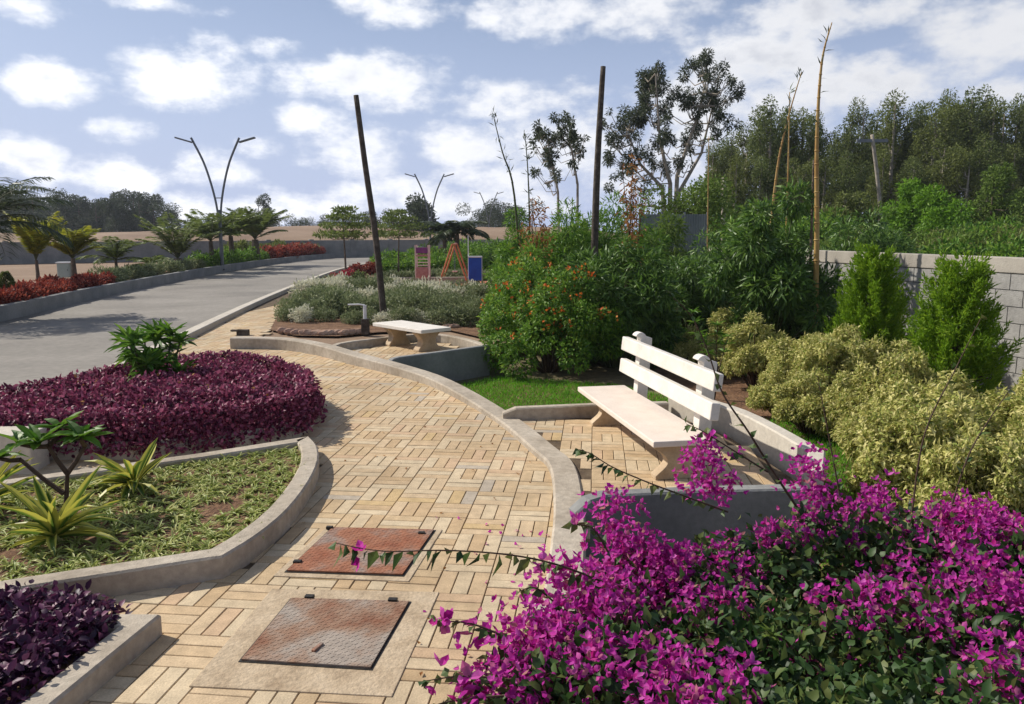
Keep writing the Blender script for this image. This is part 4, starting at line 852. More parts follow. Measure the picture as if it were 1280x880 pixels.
# ------------------------------------------------------------------ grey fence sheets
p0, p1 = PY(800, 268, 22), PY(885, 265, 22); fn = empty('sheet_fence', (p0.x, 22, -.3), 'grey metal sheet fence showing through the thicket', 'fence'); n = 3; w_ = (p1.x - p0.x) / n; hh = p1.z + .3
for i in range(n):
    mb = MB(); k = 18; V = []; F = []
    for j in range(k + 1):
        x = w_ * i + w_ * j / k * .985; y = .02 * (j % 2); V += [(x, y, .05), (x, y, hh - .06)]
        if j < k: F.append([2 * j, 2 * j + 2, 2 * j + 3, 2 * j + 1])
    mb.add(V, F); o = mb.build('sheet_panel', 'sheet_grey', fn); s_ = o.modifiers.new('s', 'SOLIDIFY'); s_.thickness = .01
for i in range(n + 1): mb = MB(); mb.box((w_ * i, .06, hh / 2), (.05, .05, hh)); mb.build('post', 'steel', fn)

# ------------------------------------------------------------------ eucalyptus trees
def px_tree(name, label, basepx, Y, cl, n, leaf, L, W, trunks, tr, bark='bark_pale', jit=.8, up=-.5, zb=-.3, shell=.15, squash=(.8, .8, 1.05), limb=None):
    b = PY(basepx, 300, Y); b = Vector((b.x, Y, zb)); C = []; cl = [(a_ + rng.uniform(-1.1, 1.1) * r_, b_ + rng.uniform(-1.0, 1.1) * r_, r_ * rng.uniform(.35, .75)) for (a_, b_, r_) in cl for _ in range(5)]
    for (px, py, rp) in cl: p = PY(px, py, Y) - b; C.append((p.x, p.y + rng.normal() * jit, p.z, rp / FPX * Y))
    TR = [[tuple((PY(x, y, Y) - b) if y < 900 else Vector((PY(x, 300, Y).x - b.x, 0, 0))) for (x, y) in tr_] for tr_ in trunks]
    for k_, tt in enumerate(TR):
        for i in range(1, len(tt)): tt[i] = (tt[i][0], tt[i][1] + (k_ - len(TR) / 2) * .25 * i, tt[i][2])
    return tree_mesh(name, label, b, 9, tr, C, n, leaf, L, W, bark, up, .7, DIA, trunks=TR, shell=shell, squash=squash, limb=limb)
cl = [(815, 92, 17), (800, 112, 17), (835, 100, 15), (790, 135, 17), (815, 135, 15), (838, 130, 12), (782, 160, 13), (805, 165, 15), (832, 165, 13), (765, 175, 12), (775, 200, 12), (800, 200, 13), (825, 205, 10),
      (870, 90, 13), (885, 85, 13), (895, 105, 14), (875, 115, 13), (860, 125, 12), (905, 125, 12), (890, 140, 12), (868, 150, 12), (905, 160, 10), (878, 172, 11), (855, 178, 10), (845, 205, 9), (760, 150, 8), (905, 95, 8), (770, 225, 10), (800, 230, 9)]
px_tree('eucalyptus_tree', 'tall airy eucalyptus tree standing alone above the thicket', 832, 38, cl, 17000, 'l_euc', .17, .055, [[(838, 999), (835, 230), (820, 180), (812, 100)], [(842, 999), (845, 220), (868, 150), (880, 95)], [(836, 999), (828, 235), (800, 205), (782, 160)], [(840, 999), (850, 240), (880, 190), (898, 120)]], .14, limb=.035)
cl = [(700, 150, 8), (708, 162, 8), (715, 175, 7), (722, 188, 6), (675, 165, 8), (685, 178, 9), (680, 195, 8), (692, 200, 7), (698, 172, 7), (720, 205, 5), (672, 215, 6), (690, 220, 6), (725, 178, 4), (668, 182, 4)]
px_tree('eucalyptus_tree', 'small thin eucalyptus tree between the bamboo shoots and the second pole', 700, 34, cl, 3000, 'l_euc', .18, .055, [[(700, 999), (697, 240), (688, 200), (682, 170)], [(722, 999), (722, 230), (715, 190), (702, 150)]], .07, limb=.02)

# ------------------------------------------------------------------ woodland on the right
FG = 'trees of the dense woodland behind the block wall'
WL = 'slim tall tree in the dense dark woodland behind the block wall'
VAR = []
for i in range(5):
    h = 10; cl = []
    for k in range(15):
        z = (4.6 if i % 2 else 3.6) + (5.0 if i % 2 else 6.0) * ((k + .5) / 15) + rng.normal() * .4; w = .8 * math.sin(math.pi * min(.93, (z - 2.2) / 8.2)) + .1; a = rng.uniform(0, 6.28); cl.append((w * math.cos(a), w * math.sin(a), z, rng.uniform(.35, .75)))
    VAR.append(tree_mesh('woodland_tree', WL, (0, 0, 0), h, .2, cl, 5200, 'l_forest' if i % 2 else 'l_forest_b', .17, .08, 'bark_pale', -.2, .7, group=FG, shell=.3, squash=(1, 1, 1.35)))
usedv = set(); HT = {}
def put(var, x, y, h, rz, H=10, s2=1.0):
    co = [np.array([v.co.z for v in c.data.vertices]) for c in var.children if c.name.startswith(('crown', 'foliage'))] if id(var) not in HT else None
    if co: HT[id(var)] = float(np.percentile(co[0], 99.7))
    s = h / HT[id(var)]; k = id(var)
    if k not in usedv: usedv.add(k); var.location = (x, y, -.3); var.rotation_euler = (0, 0, rz); var.scale = (s * s2, s * s2, s)
    else: copy_tree(var, (x, y, -.3), rz, (s * s2, s * s2, s))
wt = [(893, 178, 47), (912, 160, 48), (948, 140, 48), (978, 128, 48), (1002, 145, 48), (1030, 150, 48), (1062, 150, 45), (1112, 125, 48), (1137, 128, 47), (1185, 128, 47), (1208, 118, 47), (1235, 118, 48), (1260, 122, 46), (1285, 125, 47), (905, 175, 50), (935, 150, 46), (965, 128, 44), (990, 132, 47), (1015, 150, 44), (1045, 158, 47), (1080, 128, 45), (1100, 140, 49), (1125, 112, 46), (1150, 135, 49), (1172, 120, 45), (1195, 122, 48), (1222, 104, 46), (1250, 128, 45), (1272, 118, 48), (1300, 125, 46), (1330, 120, 46),
      (890, 200, 44), (925, 190, 40), (950, 175, 40), (1000, 190, 40), (1030, 180, 41), (1065, 175, 40), (1110, 180, 41), (1140, 175, 40), (1185, 170, 41), (1210, 165, 40), (1240, 160, 41), (1275, 165, 40), (1310, 160, 41),
      (915, 180, 56), (955, 172, 56), (1000, 175, 56), (1035, 182, 57), (1070, 170, 56), (1105, 175, 57), (1135, 165, 56), (1165, 160, 57), (1205, 160, 57), (1235, 152, 56), (1265, 160, 56), (1295, 155, 57), (975, 175, 62), (1020, 180, 62), (1060, 175, 62), (1120, 170, 62), (1180, 175, 62), (1240, 170, 62), (1290, 170, 62)]
for i, (px, py, Y) in enumerate(wt):
    p = PY(px, py + (0 if i < 31 else 14) + 9 * math.sin(i * 2.7), Y); put(VAR[i % 5], p.x, Y, p.z + .3, i * 1.3, 10, .75 + .4 * ((i * 7) % 5) / 5 if i < 31 else 1.2)
# scrub and small trees between the woodland and the wall
SG = 'olive scrub bushes beyond the block wall'; SV = []
for i in range(3):
    SV.append(bush('scrub_bush', 'olive green scrub bush growing wild beyond the block wall', 'bush', (0, 0, 0), 1.2, 1.8, 7000, ['l_scrub', 'l_forest_b', 'l_mid'][i], .1, .045, 14, .36, DIA, .2, .7, SG, shell=.4, s_r=.03))
k = 0
for Y, top, n, x0, x1 in ((17, 307, 9, 1090, 1330), (20, 300, 9, 1060, 1330), (25, 290, 11, 1040, 1330), (31, 276, 12, 1020, 1330), (36, 266, 12, 900, 1330)):
    for i in range(n):
        px = x0 + (x1 - x0) * (i + rng.random() * .8) / n; p = PY(px, top + rng.normal() * 6, Y); put(SV[k % 3], p.x, Y + rng.normal() * .6, p.z + .3, k * 1.9, 1.8, 1.05 + .05 * (Y - 17) / 5); k += 1
for (px, top, Y, lf, lab) in [(1140, 212, 30, 'l_bright', 'bright green young tree left of its lighter neighbour beyond the wall'), (1188, 228, 28, 'l_bright', 'bright light green round young tree in front of the woodland'), (1245, 198, 32, 'l_scrub', 'broad yellow green tree near the right edge in front of the woodland'), (1060, 230, 32, 'l_forest_b', 'dull olive young tree left of the power pole')]:
    p = PY(px, top, Y); h = p.z + .3
    tree_mesh('young_tree', lab, (p.x, Y, -.3), h, .06, [(rng.normal() * .5, rng.normal() * .5, h * rng.uniform(.45, .88), .42) for _ in range(12)], 4000, lf, .15, .07)

# ------------------------------------------------------------------ far side of the road: wall, mound, trees
fw = empty('far_wall', (-34, 42, 0), 'long low grey boundary wall far across the road', 'wall')
A = np.array([-34, 42.]); B = np.array([-4, 62.]); C_ = np.array([14, 66.])
for a, b in ((A, B), (B, C_)):
    m_ = (a + b) / 2 - A; L = np.linalg.norm(b - a); rz = math.atan2(*(b - a)[::-1]); mb = MB(); mb.box((m_[0], m_[1], .6), (L, .2, 1.25), 0, rz); mb.build('wall_panel', 'concrete_grey_and_shade', fw)
    mb = MB()
    for i in range(int(L / 3) + 1): q = a - A + (b - a) / L * 3 * i; mb.box((q[0], q[1], .63), (.3, .26, 1.32), 0, rz)
    mb.build('wall_piers', 'concrete_grey_and_shade', fw)
mb = MB(); nx, ny = 90, 26; V = []; F = []
for j in range(ny):
    for i in range(nx):
        x = -120 + 170 * i / (nx - 1); y = 66 + (x + 120) * .04 + 90 * j / (ny - 1); v = j / (ny - 1); env = math.sin(min(1, v * 3.2) * math.pi / 2)
        pr = math.exp(-((x + 14) / 26) ** 2) * 1.4 + .9 + .35 * math.sin(x * .13) + .15 * math.sin(x * .4 + y * .3); z = -.2 + env * (1.0 + pr * .8) * (1 if x < 8 else max(0, 1 - (x - 8) / 20)); V.append((x, y, z))
for j in range(ny - 1):
    for i in range(nx - 1): a = j * nx + i; F.append([a, a + 1, a + nx + 1, a + nx])
mb.add(V, F); o = mb.build('hill', 'dry', smooth=True); o['kind'] = 'structure'
FV = []; FTG = 'trees of the far tree line across the road'; FTL = 'dark distant tree in the tree line far across the road'
for i in range(4):
    cl = []
    for k in range(12):
        z = (3.2 if i < 2 else 2.2) + (6.0 if i < 2 else 6.5) * rng.random(); w = (1.7 if i < 2 else 3.0) * math.sqrt(max(.1, 1 - ((z - 6) / 4.6) ** 2)); a = rng.uniform(0, 6.28); cl.append((w * math.cos(a), w * math.sin(a), z, rng.uniform(.8, 1.3) if i < 2 else rng.uniform(1.2, 1.7)))
    FV.append(tree_mesh('distant_tree', FTL, (0, 0, 0), 10, .2, cl, 4000, 'l_far', .34, .16, 'bark', -.1, .7, group=FTG, shell=.35))
ft = [(80, 240, 1), (100, 244, 0), (118, 248, 1), (136, 240, 0), (152, 246, 1), (166, 238, 1), (180, 240, 0), (190, 250, 2), (5, 236, 3), (22, 232, 2), (42, 236, 3), (62, 244, 3), (88, 254, 3), (108, 252, 3), (140, 256, 3), (175, 256, 3), (8, 232, 1), (30, 240, 3), (55, 246, 2), (75, 255, 3), (95, 246, 0), (112, 256, 2), (128, 250, 1), (143, 248, 0), (160, 256, 2), (172, 241, 1), (186, 243, 0), (210, 264, 0), (232, 272, 2), (245, 274, 3), (322, 243, 1), (330, 262, 2), (258, 276, 3), (350, 268, 3), (372, 272, 2), (400, 272, 3), (420, 268, 2), (455, 266, 3), (475, 262, 2), (480, 270, 3), (300, 270, 2),
      (597, 255, 3), (612, 262, 2), (578, 274, 3), (195, 262, 3), (120, 268, 3), (150, 270, 3), (90, 268, 3), (630, 250, 2), (650, 250, 3), (15, 262, 2), (50, 266, 3), (275, 278, 2), (385, 276, 2), (440, 274, 3)]
for i, (px, py, k) in enumerate(ft):
    Y = 118 + (i * 37 % 23); p = PY(px, py, Y); put(FV[k], p.x, Y, p.z + .3, i * 1.1, 9.6, 1.25 if k > 1 else 1.0)
p = PY(527, 247, 90); tree_mesh('round_tree', 'dense round dark tree behind the farther street lamp', (p.x, 90, -.3), p.z + .3, .2, [(rng.normal() * 1.1, rng.normal(), 1.9 + rng.random() * (p.z - 2.2), 1.0) for _ in range(16)], 3800, 'l_far', .4, .17, shell=.4)

# ------------------------------------------------------------------ street lamps
def street_lamp(x, y, label, h=5.85):
    t = empty('street_lamp', (x, y, .1), label, 'street lamp'); mb = MB(); mb.tube([(0, 0, 0), (0, 0, h * .33), (0, 0, h * .46)], [.085, .08, .075], 10); mb.box((0, 0, .02), (.3, .3, .04)); mb.build('pole', 'steel', t)
    for s in (-1, 1):
        mb = MB(); P = [(s * .06, 0, h * .42), (s * .13, 0, h * .52), (s * .3, 0, h * .66), (s * .58, 0, h * .82), (s * 1.0, 0, h * .975), (s * 1.08, 0, h)]
        mb.tube(smooth([Vector(p) for p in P], 4), .05, 8); mb.build('arm', 'steel', t)
        m = MB(); m.box((s * 1.42, 0, h * .985), (.75, .2, .07), 0, 0, [[math.cos(s * R(16)), 0, math.sin(s * R(16)) * -1], [0, 1, 0], [math.sin(s * R(16)), 0, math.cos(s * R(16))]]); m.build('lamp_head', 'steel', t, bevel=.02)
    mb = MB(); mb.box((0, 0, h * .55), (.3, .04, .04)); mb.build('brace', 'steel', t)
p = PY(276, 300, 36); street_lamp(p.x, 36, 'nearer two armed grey street lamp beyond the left kerb of the road')
p = PY(538, 300, 58); street_lamp(p.x, 58, 'smaller farther two armed grey street lamp beyond the end of the road')
p = PY(611, 300, 95); street_lamp(p.x, 95, 'tiny most distant street lamp half hidden at the edge of the thicket', 6.4)

# ------------------------------------------------------------------ palms and plants of the left bed
def palm(loc, label, h, fl, n, leaf, tr=.09, trunk_m='bark', group=None, rise=(.3, 1.6), dr=1.2, lw=.035, name='palm_tree', ll=.3):
    t = empty(name, loc, label, 'palm tree', group); m = MB(); m.tube([(0, 0, -.1), (.02, 0, h * .5), (0, .02, h)], [tr * 1.25, tr, tr * .8], 8); m.build('trunk', trunk_m, t); m1 = MB(); m2 = MB()
    for i in range(n):
        a = i * 2.4 + rng.normal() * .2; u = rise[0] + (rise[1] - rise[0]) * rng.random(); el_ = math.atan(u); k = 14; P = [np.array([0, 0, h])]; L = fl * rng.uniform(.8, 1.1)
        for j in range(k): e = el_ - dr * (j / k) ** 1.3; P.append(P[-1] + np.array([math.cos(a) * math.cos(e), math.sin(a) * math.cos(e), math.sin(e)]) * L / k)
        P = np.array(P); m1.tube(P, np.linspace(.018, .004, k + 1), 4, cap=False); T_ = nrm(np.gradient(P, axis=0)); s_ = nrm(np.cross(T_, [0, 0, 1.]))
        idx = np.linspace(2, k, 34); lo = idx.astype(int).clip(0, k - 1); c = P[lo] + (P[lo + 1] - P[lo]) * (idx - lo)[:, None]; lf = ll * L * np.sin(np.pi * (.12 + .82 * (idx - 2) / (k - 2))) ** .6
        for sg in (-1, 1): leaves(m2, c, s_[lo] * sg + T_[lo] * .7 + np.array([0, 0, -.25]) + rng.normal(size=(34, 3)) * .08, lf, lw, DIA, 0, np.tile([0, 0, 1.], (34, 1)) + rng.normal(size=(34, 3)) * .25)
    m2.build('fronds', leaf, t); m1.build('frond_stalks', 'stem_dark', t); return t
def LB(px, py, z=.2): p = G(px, py, z); return (p.x, p.y, z)
palm(LB(-20, 384), 'big dark spreading palm at the left edge of the picture', 1.7, 1.9, 30, 'l_palm_d', .14, rise=(.0, 2.2), ll=.34)
palm(LB(-150, 392), 'dark palm outside the left edge shading the road', 1.8, 2.2, 18, 'l_palm_d', .14)
palm(LB(48, 360), 'slender palm with bright yellow green upright fronds near the left edge', .8, 1.5, 14, 'l_palm_y', .05, rise=(1.6, 5), dr=.6, lw=.07, ll=.26)
palm(LB(93, 352), 'bushy yellow green palm in front of the pale cabinet', .75, 1.25, 26, 'l_palm_y', .08, rise=(.8, 4), lw=.06, dr=.9, ll=.26)
palm(LB(146, 347), 'small thin palm with greyish fronds beside the red shrubs', .6, 1.2, 20, 'l_palm', .06, rise=(.3, 2.6), lw=.05, dr=.9)
palm(LB(223, 338), 'wide palm with a dark fibrous base just before the nearer street lamp', .5, 2.2, 24, 'l_palm', .2, rise=(.9, 3.4), lw=.07, dr=.8, ll=.22)
palm(LB(265, 334), 'feathery palm immediately left of the nearer street lamp', 1.2, 1.8, 22, 'l_palm', .12, rise=(.5, 3), lw=.08, dr=.9, ll=.24)
palm(LB(290, 330), 'feathery palm immediately right of the nearer street lamp', 1.4, 1.8, 22, 'l_palm', .14, rise=(.4, 3), lw=.09, dr=.9, ll=.24)
palm(LB(320, 327), 'palm with a short thick trunk above the green and red hedge', 1.2, 2.2, 26, 'l_palm', .22, rise=(.6, 3), lw=.1, dr=.8, ll=.24)
palm(LB(188, 341), 'very small palm above the striped shrubs of the far bed', .3, .9, 12, 'l_palm', .07, lw=.05)
p = G(556, 331); palm((p.x, p.y, 0), 'small palm below the farther street lamp', 1.6, 2.0, 16, 'l_palm_d', .12, rise=(.1, 1.3), lw=.1)
p = G(572, 331); palm((p.x, p.y, 0), 'small palm right of the farther street lamp and left of the swing', 1.7, 2.0, 16, 'l_palm_d', .12, rise=(.1, 1.3), lw=.1)
# pale cabinet
p = G(82, 347, .2); cb = empty('utility_cabinet', p, 'pale green grey utility cabinet behind the bushy yellow palm', 'cabinet', rz=R(12)); mb = MB(); mb.box((0, 0, .26), (.42, .3, .5)); mb.build('body', 'box_green', cb, bevel=.01)
mb = MB(); mb.box((0, -.005, .53), (.48, .36, .045)); mb.build('lid', 'white_paint', cb, bevel=.01); mb = MB(); mb.box((0, -.156, .26), (.34, .012, .42)); d_ = mb.build('door', 'box_green', cb); mb = MB(); mb.box((.13, -.166, .28), (.015, .015, .08)); mb.build('handle', 'steel', d_)
# shrubs along the far kerb
def shr(kind, leaf, h, r, n, L, W, label, group): return bush(kind, label, 'shrub', (0, 0, 0), r, h, n, leaf, L, W, 9, .42, DIA, .3, .6, group, shell=.4, s_r=.01)
def row(proto, px0, px1, off, n, h0, smin=.85, smax=1.15, z=.2, line=lk):
    """plants spaced along the kerb line, set back from it"""
    a = G(px0, 383 + (px0) * -.2, .3); P = [p for p in line]; A = np.array([[p.x, p.y] for p in P]); 
    scr = 640 + FPX * A[:, 0] / (A[:, 1] * math.cos(TH) + 1.5 * math.sin(TH)); ok = A[:, 1] > 3; A = A[ok]; scr = scr[ok]; o = np.argsort(scr)
    for i in range(n):
        px = px0 + (px1 - px0) * (i + .5) / n; x = np.interp(px, scr[o], A[o, 0]); y = np.interp(px, scr[o], A[o, 1]); s = rng.uniform(smin, smax)
        loc = (x - off + rng.normal() * .1, y + rng.normal() * .1, z)
        if id(proto) not in usedv: usedv.add(id(proto)); proto.location = loc; proto.scale = (s, s, s)
        else: copy_tree(proto, loc, i * 2.1, s)
row(shr('red_shrub', 'l_red', .38, .36, 700, .09, .045, 'low red leaved shrub behind the tall left kerb', 'red shrubs along the left kerb'), 22, 150, .5, 15, 1)
row(shr('red_shrub', 'l_red', .38, .36, 700, .09, .045, 'low red leaved shrub in the second row of the left bed', 'red shrubs set back from the left kerb'), 20, 160, 1.2, 12, 1)
row(shr('striped_shrub', 'l_greygreen', .5, .4, 600, .14, .035, 'low pale green shrub with narrow leaves left of the nearer street lamp', 'pale narrow leaved shrubs along the left kerb'), 155, 275, .7, 10, 1)
row(shr('dark_shrub', 'l_forest', .5, .3, 500, .1, .05, 'small dark green shrub below the feathery palms', 'small dark shrubs below the palms'), 195, 262, 1.0, 5, 1)
row(shr('green_shrub', 'l_mid', .75, .6, 1000, .13, .07, 'rounded bright green shrub in the hedge right of the nearer street lamp', 'green hedge shrubs along the left kerb'), 270, 345, .8, 10, 1)
row(shr('red_flower_shrub', 'l_red', .8, .65, 900, .15, .08, 'red flowering shrub in the far row where the road bends', 'red flowering shrubs at the road bend'), 348, 412, .8, 11, 1)
row(shr('silver_shrub', 'l_greygreen', 1.0, .8, 800, .2, .08, 'pale silvery shrub beyond the road bend before the far wall', 'silvery shrubs beyond the bend'), 395, 520, 1.2, 13, 1)
row(shr('green_shrub', 'l_forest_b', 1.1, .8, 800, .2, .08, 'olive shrub standing behind the red flowers at the road bend', 'olive shrubs behind the red flowers'), 340, 400, 2.2, 7, 1)
p = LB(10, 378); t = empty('conifer', p, 'small dark cone shaped conifer at the left edge beside the red shrubs', 'conifer'); m = MB(); z = rng.random(1800) ** 1.3; a = rng.uniform(0, 6.28, 1800); rr = .27 * (1 - z) ** .8
leaves(m, np.column_stack([rr * np.cos(a), rr * np.sin(a), .05 + z * .62]), np.column_stack([np.cos(a), np.sin(a), np.full(1800, .9)]), .09, .025); m.build('foliage', 'l_forest', t); m = MB(); m.tube([(0, 0, -.05), (0, 0, .6)], [.03, .008], 6); m.build('trunk', 'bark', t)

# ------------------------------------------------------------------ garden bed with silver shrubs
SGV = []
for i in range(3): SGV.append(shr('silver_shrub', 'l_greygreen', .54, .46, 1500, .075, .03, 'silver green shrub in the round bed behind the backless bench', 'silver green shrubs of the round bed'))
CRV = shr('cream_shrub', 'l_cream', .4, .42, 900, .08, .035, 'cream white leaved shrub in the round bed behind the backless bench', 'cream leaved shrubs of the round bed')
BEDg = [tuple(p[:2]) for p in BED]; k = 0
rows_ = [(404, 352, 605, 11), (396, 350, 600, 11), (388, 358, 600, 10), (380, 372, 610, 10), (373, 385, 600, 9), (366, 400, 505, 5)]
for (py, x0, x1, n) in rows_:
    for i in range(n):
        px = x0 + (x1 - x0) * (i + .3 + rng.random() * .5) / n
        if py < 400 and 455 < px < 478 and False: continue
        p = G(px, py + rng.normal() * 1.5); 
        if py > 400 and 475 < px: p = G(px, 407)
        pr = CRV if rng.random() < (.42 if py < 385 else .1) else SGV[k % 3]; s = rng.uniform(.75, 1.15) * (.7 if py > 400 else 1) * (1.3 if pr is CRV else 1); k += 1; loc = (p.x, p.y, .01)
        if id(pr) not in usedv: usedv.add(id(pr)); pr.location = loc; pr.scale = (s, s, s)
        else: copy_tree(pr, loc, k * 1.3, s)
# edging stones, pale rocks
def stone(loc, sx, sy, sz, m, name, label, group, rz=0, cat='stone'):
    bm = bmesh.new(); bmesh.ops.create_icosphere(bm, subdivisions=2, radius=1)
    for v in bm.verts: n_ = 1 + .16 * math.sin(v.co.x * 3 + loc[0] * 7) * math.sin(v.co.y * 4 + loc[1] * 5) + .08 * random.random(); v.co = Vector((v.co.x * sx * n_, v.co.y * sy * n_, v.co.z * sz * n_))
    me = bpy.data.meshes.new(name); bm.to_mesh(me); bm.free(); me.materials.append(M[m]); o = bpy.data.objects.new(name, me); col.objects.link(o); o.location = loc; o.rotation_euler = (0, 0, rz); return tag(o, label, cat, group)
for i in range(13):
    p = G(352 + 102 * i / 12 + random.random() * 3, 413 + 3 * math.sin(i / 12 * 3.1) + random.random(), .04); stone(p, .11, .06, .06, 'edging', 'edging_stone', 'small reddish edging stone along the front of the round bed', 'edging stones of the round bed', random.random())
for i in range(9):
    p = G(560 + 60 * i / 8, 402 + random.random() * 10, .03); stone(p, .14, .07, .05, 'edging', 'edging_stone', 'reddish stone on the soil right behind the terrace of the backless bench', 'reddish stones behind the terrace', random.random())
for i, (px, py, s) in enumerate([(495, 363, .28), (510, 366, .22), (532, 364, .3), (545, 370, .25), (470, 368, .2), (560, 366, .2), (500, 375, .2), (632, 352, .25), (640, 362, .3), (620, 366, .25), (548, 360, .2)]):
    p = G(px, py, .08); stone(p, s, s * .5, s * .45, 'stone_white', 'pale_rock', 'pale rock between the silver shrubs and the play equipment', 'pale rocks near the play equipment', random.random() * 3, 'rock')
# standpipe
p = G(457, 418); sp = empty('standpipe', p, 'garden standpipe with a white pipe and thin side arm beside the round bed', 'standpipe'); mb = MB(); mb.box((0, 0, .14), (.13, .13, .28)); mb.build('base_post', 'wood_pole', sp, bevel=.01)
mb = MB(); mb.tube([(0, 0, .28), (0, 0, .52)], .032, 8); mb.tube([(0, 0, .52), (-.1, 0, .535), (-.3, 0, .53)], .014, 6); mb.build('pipe', 'white_paint', sp)
p = G(304, 419); mb = MB(); mb.box((0, 0, .05), (.2, .12, .1)); mb.box((-.1, -.02, .085), (.2, .1, .03)); o = mb.build('junction_box', 'wood_pole', bevel=.008); o.location = p; tag(o, 'small brown junction box on the sidewalk at the end of the curved kerb', 'box')

# ------------------------------------------------------------------ playground
sheet('play_floor', [tuple(G(*p)[:2]) for p in [(500, 364), (600, 364), (610, 352), (510, 352)]], .02, 'mat_red')
a, b = G(462, 357), G(598, 356); mb = MB(); L = (b - a).length; mb.box(((a.x + b.x) / 2, (a.y + b.y) / 2 + .6, .11), (L, .18, .26), 0, math.atan2(b.y - a.y, b.x - a.x)); o = mb.build('low_wall', 'concrete', bevel=.01); tag(o, 'low beige wall behind the play equipment', 'low wall')
Yp = 27.0
# climbing frame (ladder tower)
c0 = PY(528, 357, Yp); cf = empty('climbing_frame', (c0.x, Yp, .02), 'faded pink and white climbing frame tower left of the orange swing', 'climbing frame')
for sx in (-.22, .22):
    for sy in (0, .45): mb = MB(); mb.tube([(sx, sy, 0), (sx, sy, 1.34)], .022, 8); mb.build('post', 'pink_pale', cf)
for sy in (0, .45): mb = MB(); mb.box((0, sy, .98), (.44, .03, .05)); mb.build('crossbar', 'pink_paint', cf)
mb = MB(); mb.box((0, 0, 1.16), (.4, .03, .2)); mb.build('top_panel', 'purple_paint', cf, bevel=.01)
mb = MB(); mb.box((0, -.02, .42), (.4, .05, .36)); mb.build('lower_panel', 'pink_paint', cf, bevel=.02)
mb = MB(); mb.box((0, .22, .22), (.42, .46, .04)); mb.build('platform', 'pink_pale', cf)
mb = MB(); [mb.tube([(-.22, .0, z), (.22, .0, z)], .014, 6) for z in (.65, .75, .86)]; mb.build('rungs', 'pink_pale', cf)
# swing A-frame
c0 = PY(566, 357, Yp); sw = empty('swing', (c0.x, Yp + .3, .02), 'orange A-frame swing between the climbing frame and the blue board', 'swing')
for y in (0, 1.5):
    for s in (-1, 1): mb = MB(); mb.tube([(s * .5, y, 0), (s * .03, y, 1.36)], .03, 8); mb.build('leg', 'orange_paint', sw)
mb = MB(); mb.tube([(0, -.1, 1.36), (0, 1.6, 1.36)], .03, 8); mb.build('top_bar', 'orange_paint', sw)
for y in (.55, .95): mb = MB(); mb.tube([(0, y, 1.36), (0, y, .4)], .008, 5); mb.build('chain', 'steel', sw)
mb = MB(); mb.box((0, .75, .39), (.18, .44, .03)); mb.build('seat', 'pink_paint', sw, bevel=.008)
c0 = PY(594, 346, Yp + .5); bb = empty('play_board', (c0.x, Yp + .5, .1), 'upright blue board with a white top rail beside the orange swing', 'board'); hB = PY(594, 321, Yp + .5).z - .1
mb = MB(); mb.box((0, 0, hB / 2), (.44, .16, hB - .04)); mb.build('panel', 'blue', bb, bevel=.015); mb = MB(); mb.box((0, 0, hB), (.5, .2, .05)); mb.build('top_rail', 'white_paint', bb, bevel=.01)
for s in (-1, 1): mb = MB(); mb.tube([(s * .235, 0, -.1), (s * .235, 0, hB + (.75 if s < 0 else .02))], .018, 6); mb.build('post', 'white_paint', bb)
c0 = G(638, 352); rd = empty('play_rider', (c0.x, c0.y, 0), 'small blue and white spring rider at the edge of the green thicket', 'toy')
mb = MB(); mb.tube([(.08, 0, .18), (.1, 0, .34), (.08, 0, .48)], [.15, .17, .1], 12); mb.build('body', 'blue', rd, smooth=True); mb = MB(); mb.tube([(-.02, 0, .3), (-.04, 0, .42), (0, 0, .55)], [.07, .09, .05], 10); mb.build('head', 'white_paint', rd, smooth=True)
mb = MB(); mb.tube([(-.18, 0, .12), (-.2, 0, .45), (-.14, 0, .7)], [.06, .06, .035], 8); mb.build('handle', 'pink_pale', rd, smooth=True)
mb = MB(); mb.tube([(.08 + .05 * math.cos(q), .05 * math.sin(q), .01 + .18 * q / 25) for q in np.linspace(0, 25, 60)], .01, 5); mb.build('spring', 'steel', rd)
# hedges and flowers beyond the playground
HG = shr('green_shrub', 'l_mid', .7, .7, 1300, .12, .06, 'rounded green shrub in the rows behind the play equipment', 'green shrubs behind the play equipment')
HB = shr('silver_shrub', 'l_greygreen', .45, .5, 900, .1, .05, 'pale grey green shrub right behind the low beige wall', 'pale shrubs behind the low beige wall')
k = 0
for (py, x0, x1, n, pr, s0) in [(341, 470, 640, 13, HG, .95), (335, 478, 640, 12, HG, 1.1), (330, 520, 640, 8, HG, 1.3), (350, 480, 625, 13, HB, .9), (325, 560, 650, 6, HG, 1.6)]:
    for i in range(n):
        p = G(x0 + (x1 - x0) * (i + .5) / n, py + rng.normal()); s = s0 * rng.uniform(.8, 1.15); k += 1
        if id(pr) not in usedv: usedv.add(id(pr)); pr.location = (p.x, p.y, 0); pr.scale = (s, s, s)
        else: copy_tree(pr, (p.x, p.y, 0), k, s)
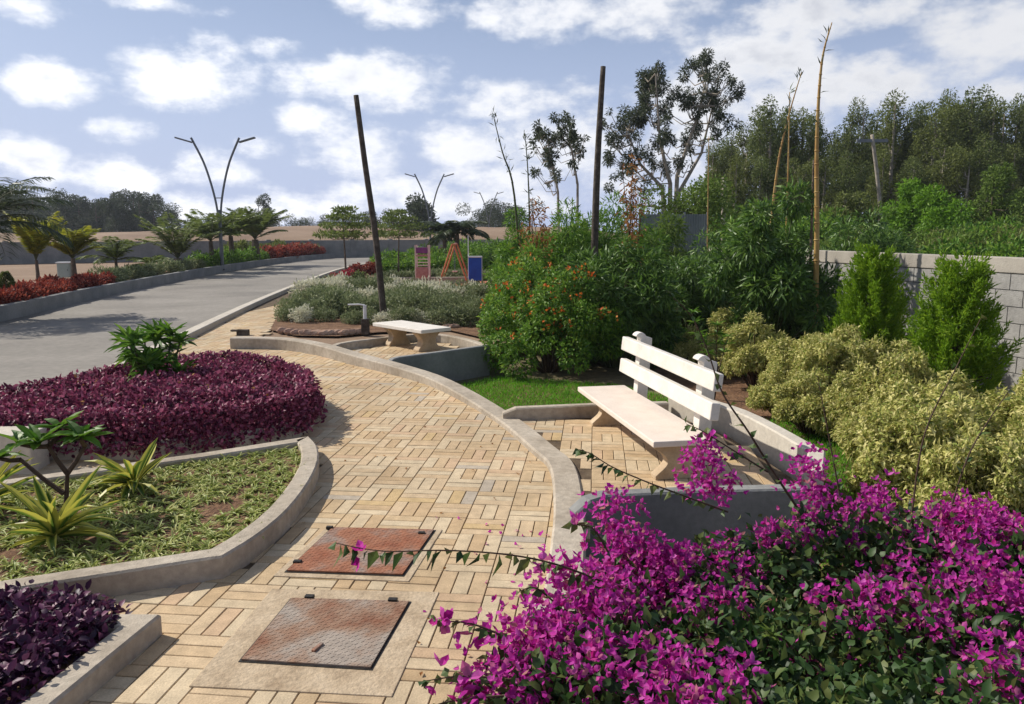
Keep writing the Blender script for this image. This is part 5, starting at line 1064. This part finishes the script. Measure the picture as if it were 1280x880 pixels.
for (px, py, h, lf, lab) in [(437, 357, .55, 'l_crimson', 'crimson flowering shrub at the foot of the layered tree'), (421, 359, .45, 'l_crimson', 'smaller crimson flowering shrub nearest the road kerb'), (466, 343, .6, 'l_red', 'dull red shrub right of the crimson ones'), (450, 343, .6, 'l_red', 'dull red shrub behind the crimson ones'), (448, 357, .6, 'l_forest', 'dark green shrub beside the crimson flowers')]:
    p = G(px, py); bush('flowering_shrub', lab, 'shrub', (p.x, p.y, 0), h * .75, h, 900, lf, .09, .06, 9, .42, DIA, .3, .6, shell=.4, s_r=.01)
for i in range(5):
    p = G(548 + i * 9, 325); bush('purple_flower_shrub', 'distant purple flowering shrub above the green rows', 'shrub', (p.x, p.y, 0), .8, .8, 500, 'l_purple', .16, .1, 7, .42, group='purple flowering shrubs above the green rows', s_r=.015)
# layered trees
def layered(px, py, top, label, wpx):
    p = G(px, py); h = PY(px, top, p.y).z; w = wpx / FPX * p.y / 2; cl = []
    for tz, tw in ((.66, 1), (.78, .85), (.9, .6), (1, .3)):
        for k in range(int(9 * tw) + 2): a = k * 2.4 + tz * 9; q = w * tw * (.35 + .65 * ((k * .37) % 1)); cl.append((q * math.cos(a), q * math.sin(a), h * tz, w * .24))
    return tree_mesh('layered_tree', label, (p.x, p.y, 0), h, .05, cl, 1900, 'l_palm', .14, .06, 'bark', .2, .5, squash=(1, 1, .22), shell=.2, limb=.018)
layered(433, 352, 262, 'slim tree with flat layered branches beside the road, left of the leaning pole', 86)
layered(498, 343, 266, 'slim tree with flat layered branches right of the leaning pole', 76)

# ------------------------------------------------------------------ air
mb = MB(); mb.box((30, 140, 14), (560, 330, 31)); o = mb.build('haze', 'white_paint'); o['kind'] = 'stuff'
hz = bpy.data.materials.new('haze_air'); hz.use_nodes = True; t_ = hz.node_tree; t_.nodes.remove(t_.nodes['Principled BSDF']); v = t_.nodes.new('ShaderNodeVolumePrincipled'); v.inputs['Density'].default_value = .0004; v.inputs['Color'].default_value = (.82, .88, 1, 1); v.inputs['Anisotropy'].default_value = .2
t_.links.new(v.outputs[0], t_.nodes['Material Output'].inputs['Volume']); o.data.materials.clear(); o.data.materials.append(hz); o['label'] = 'thin pale haze'
del o['label']
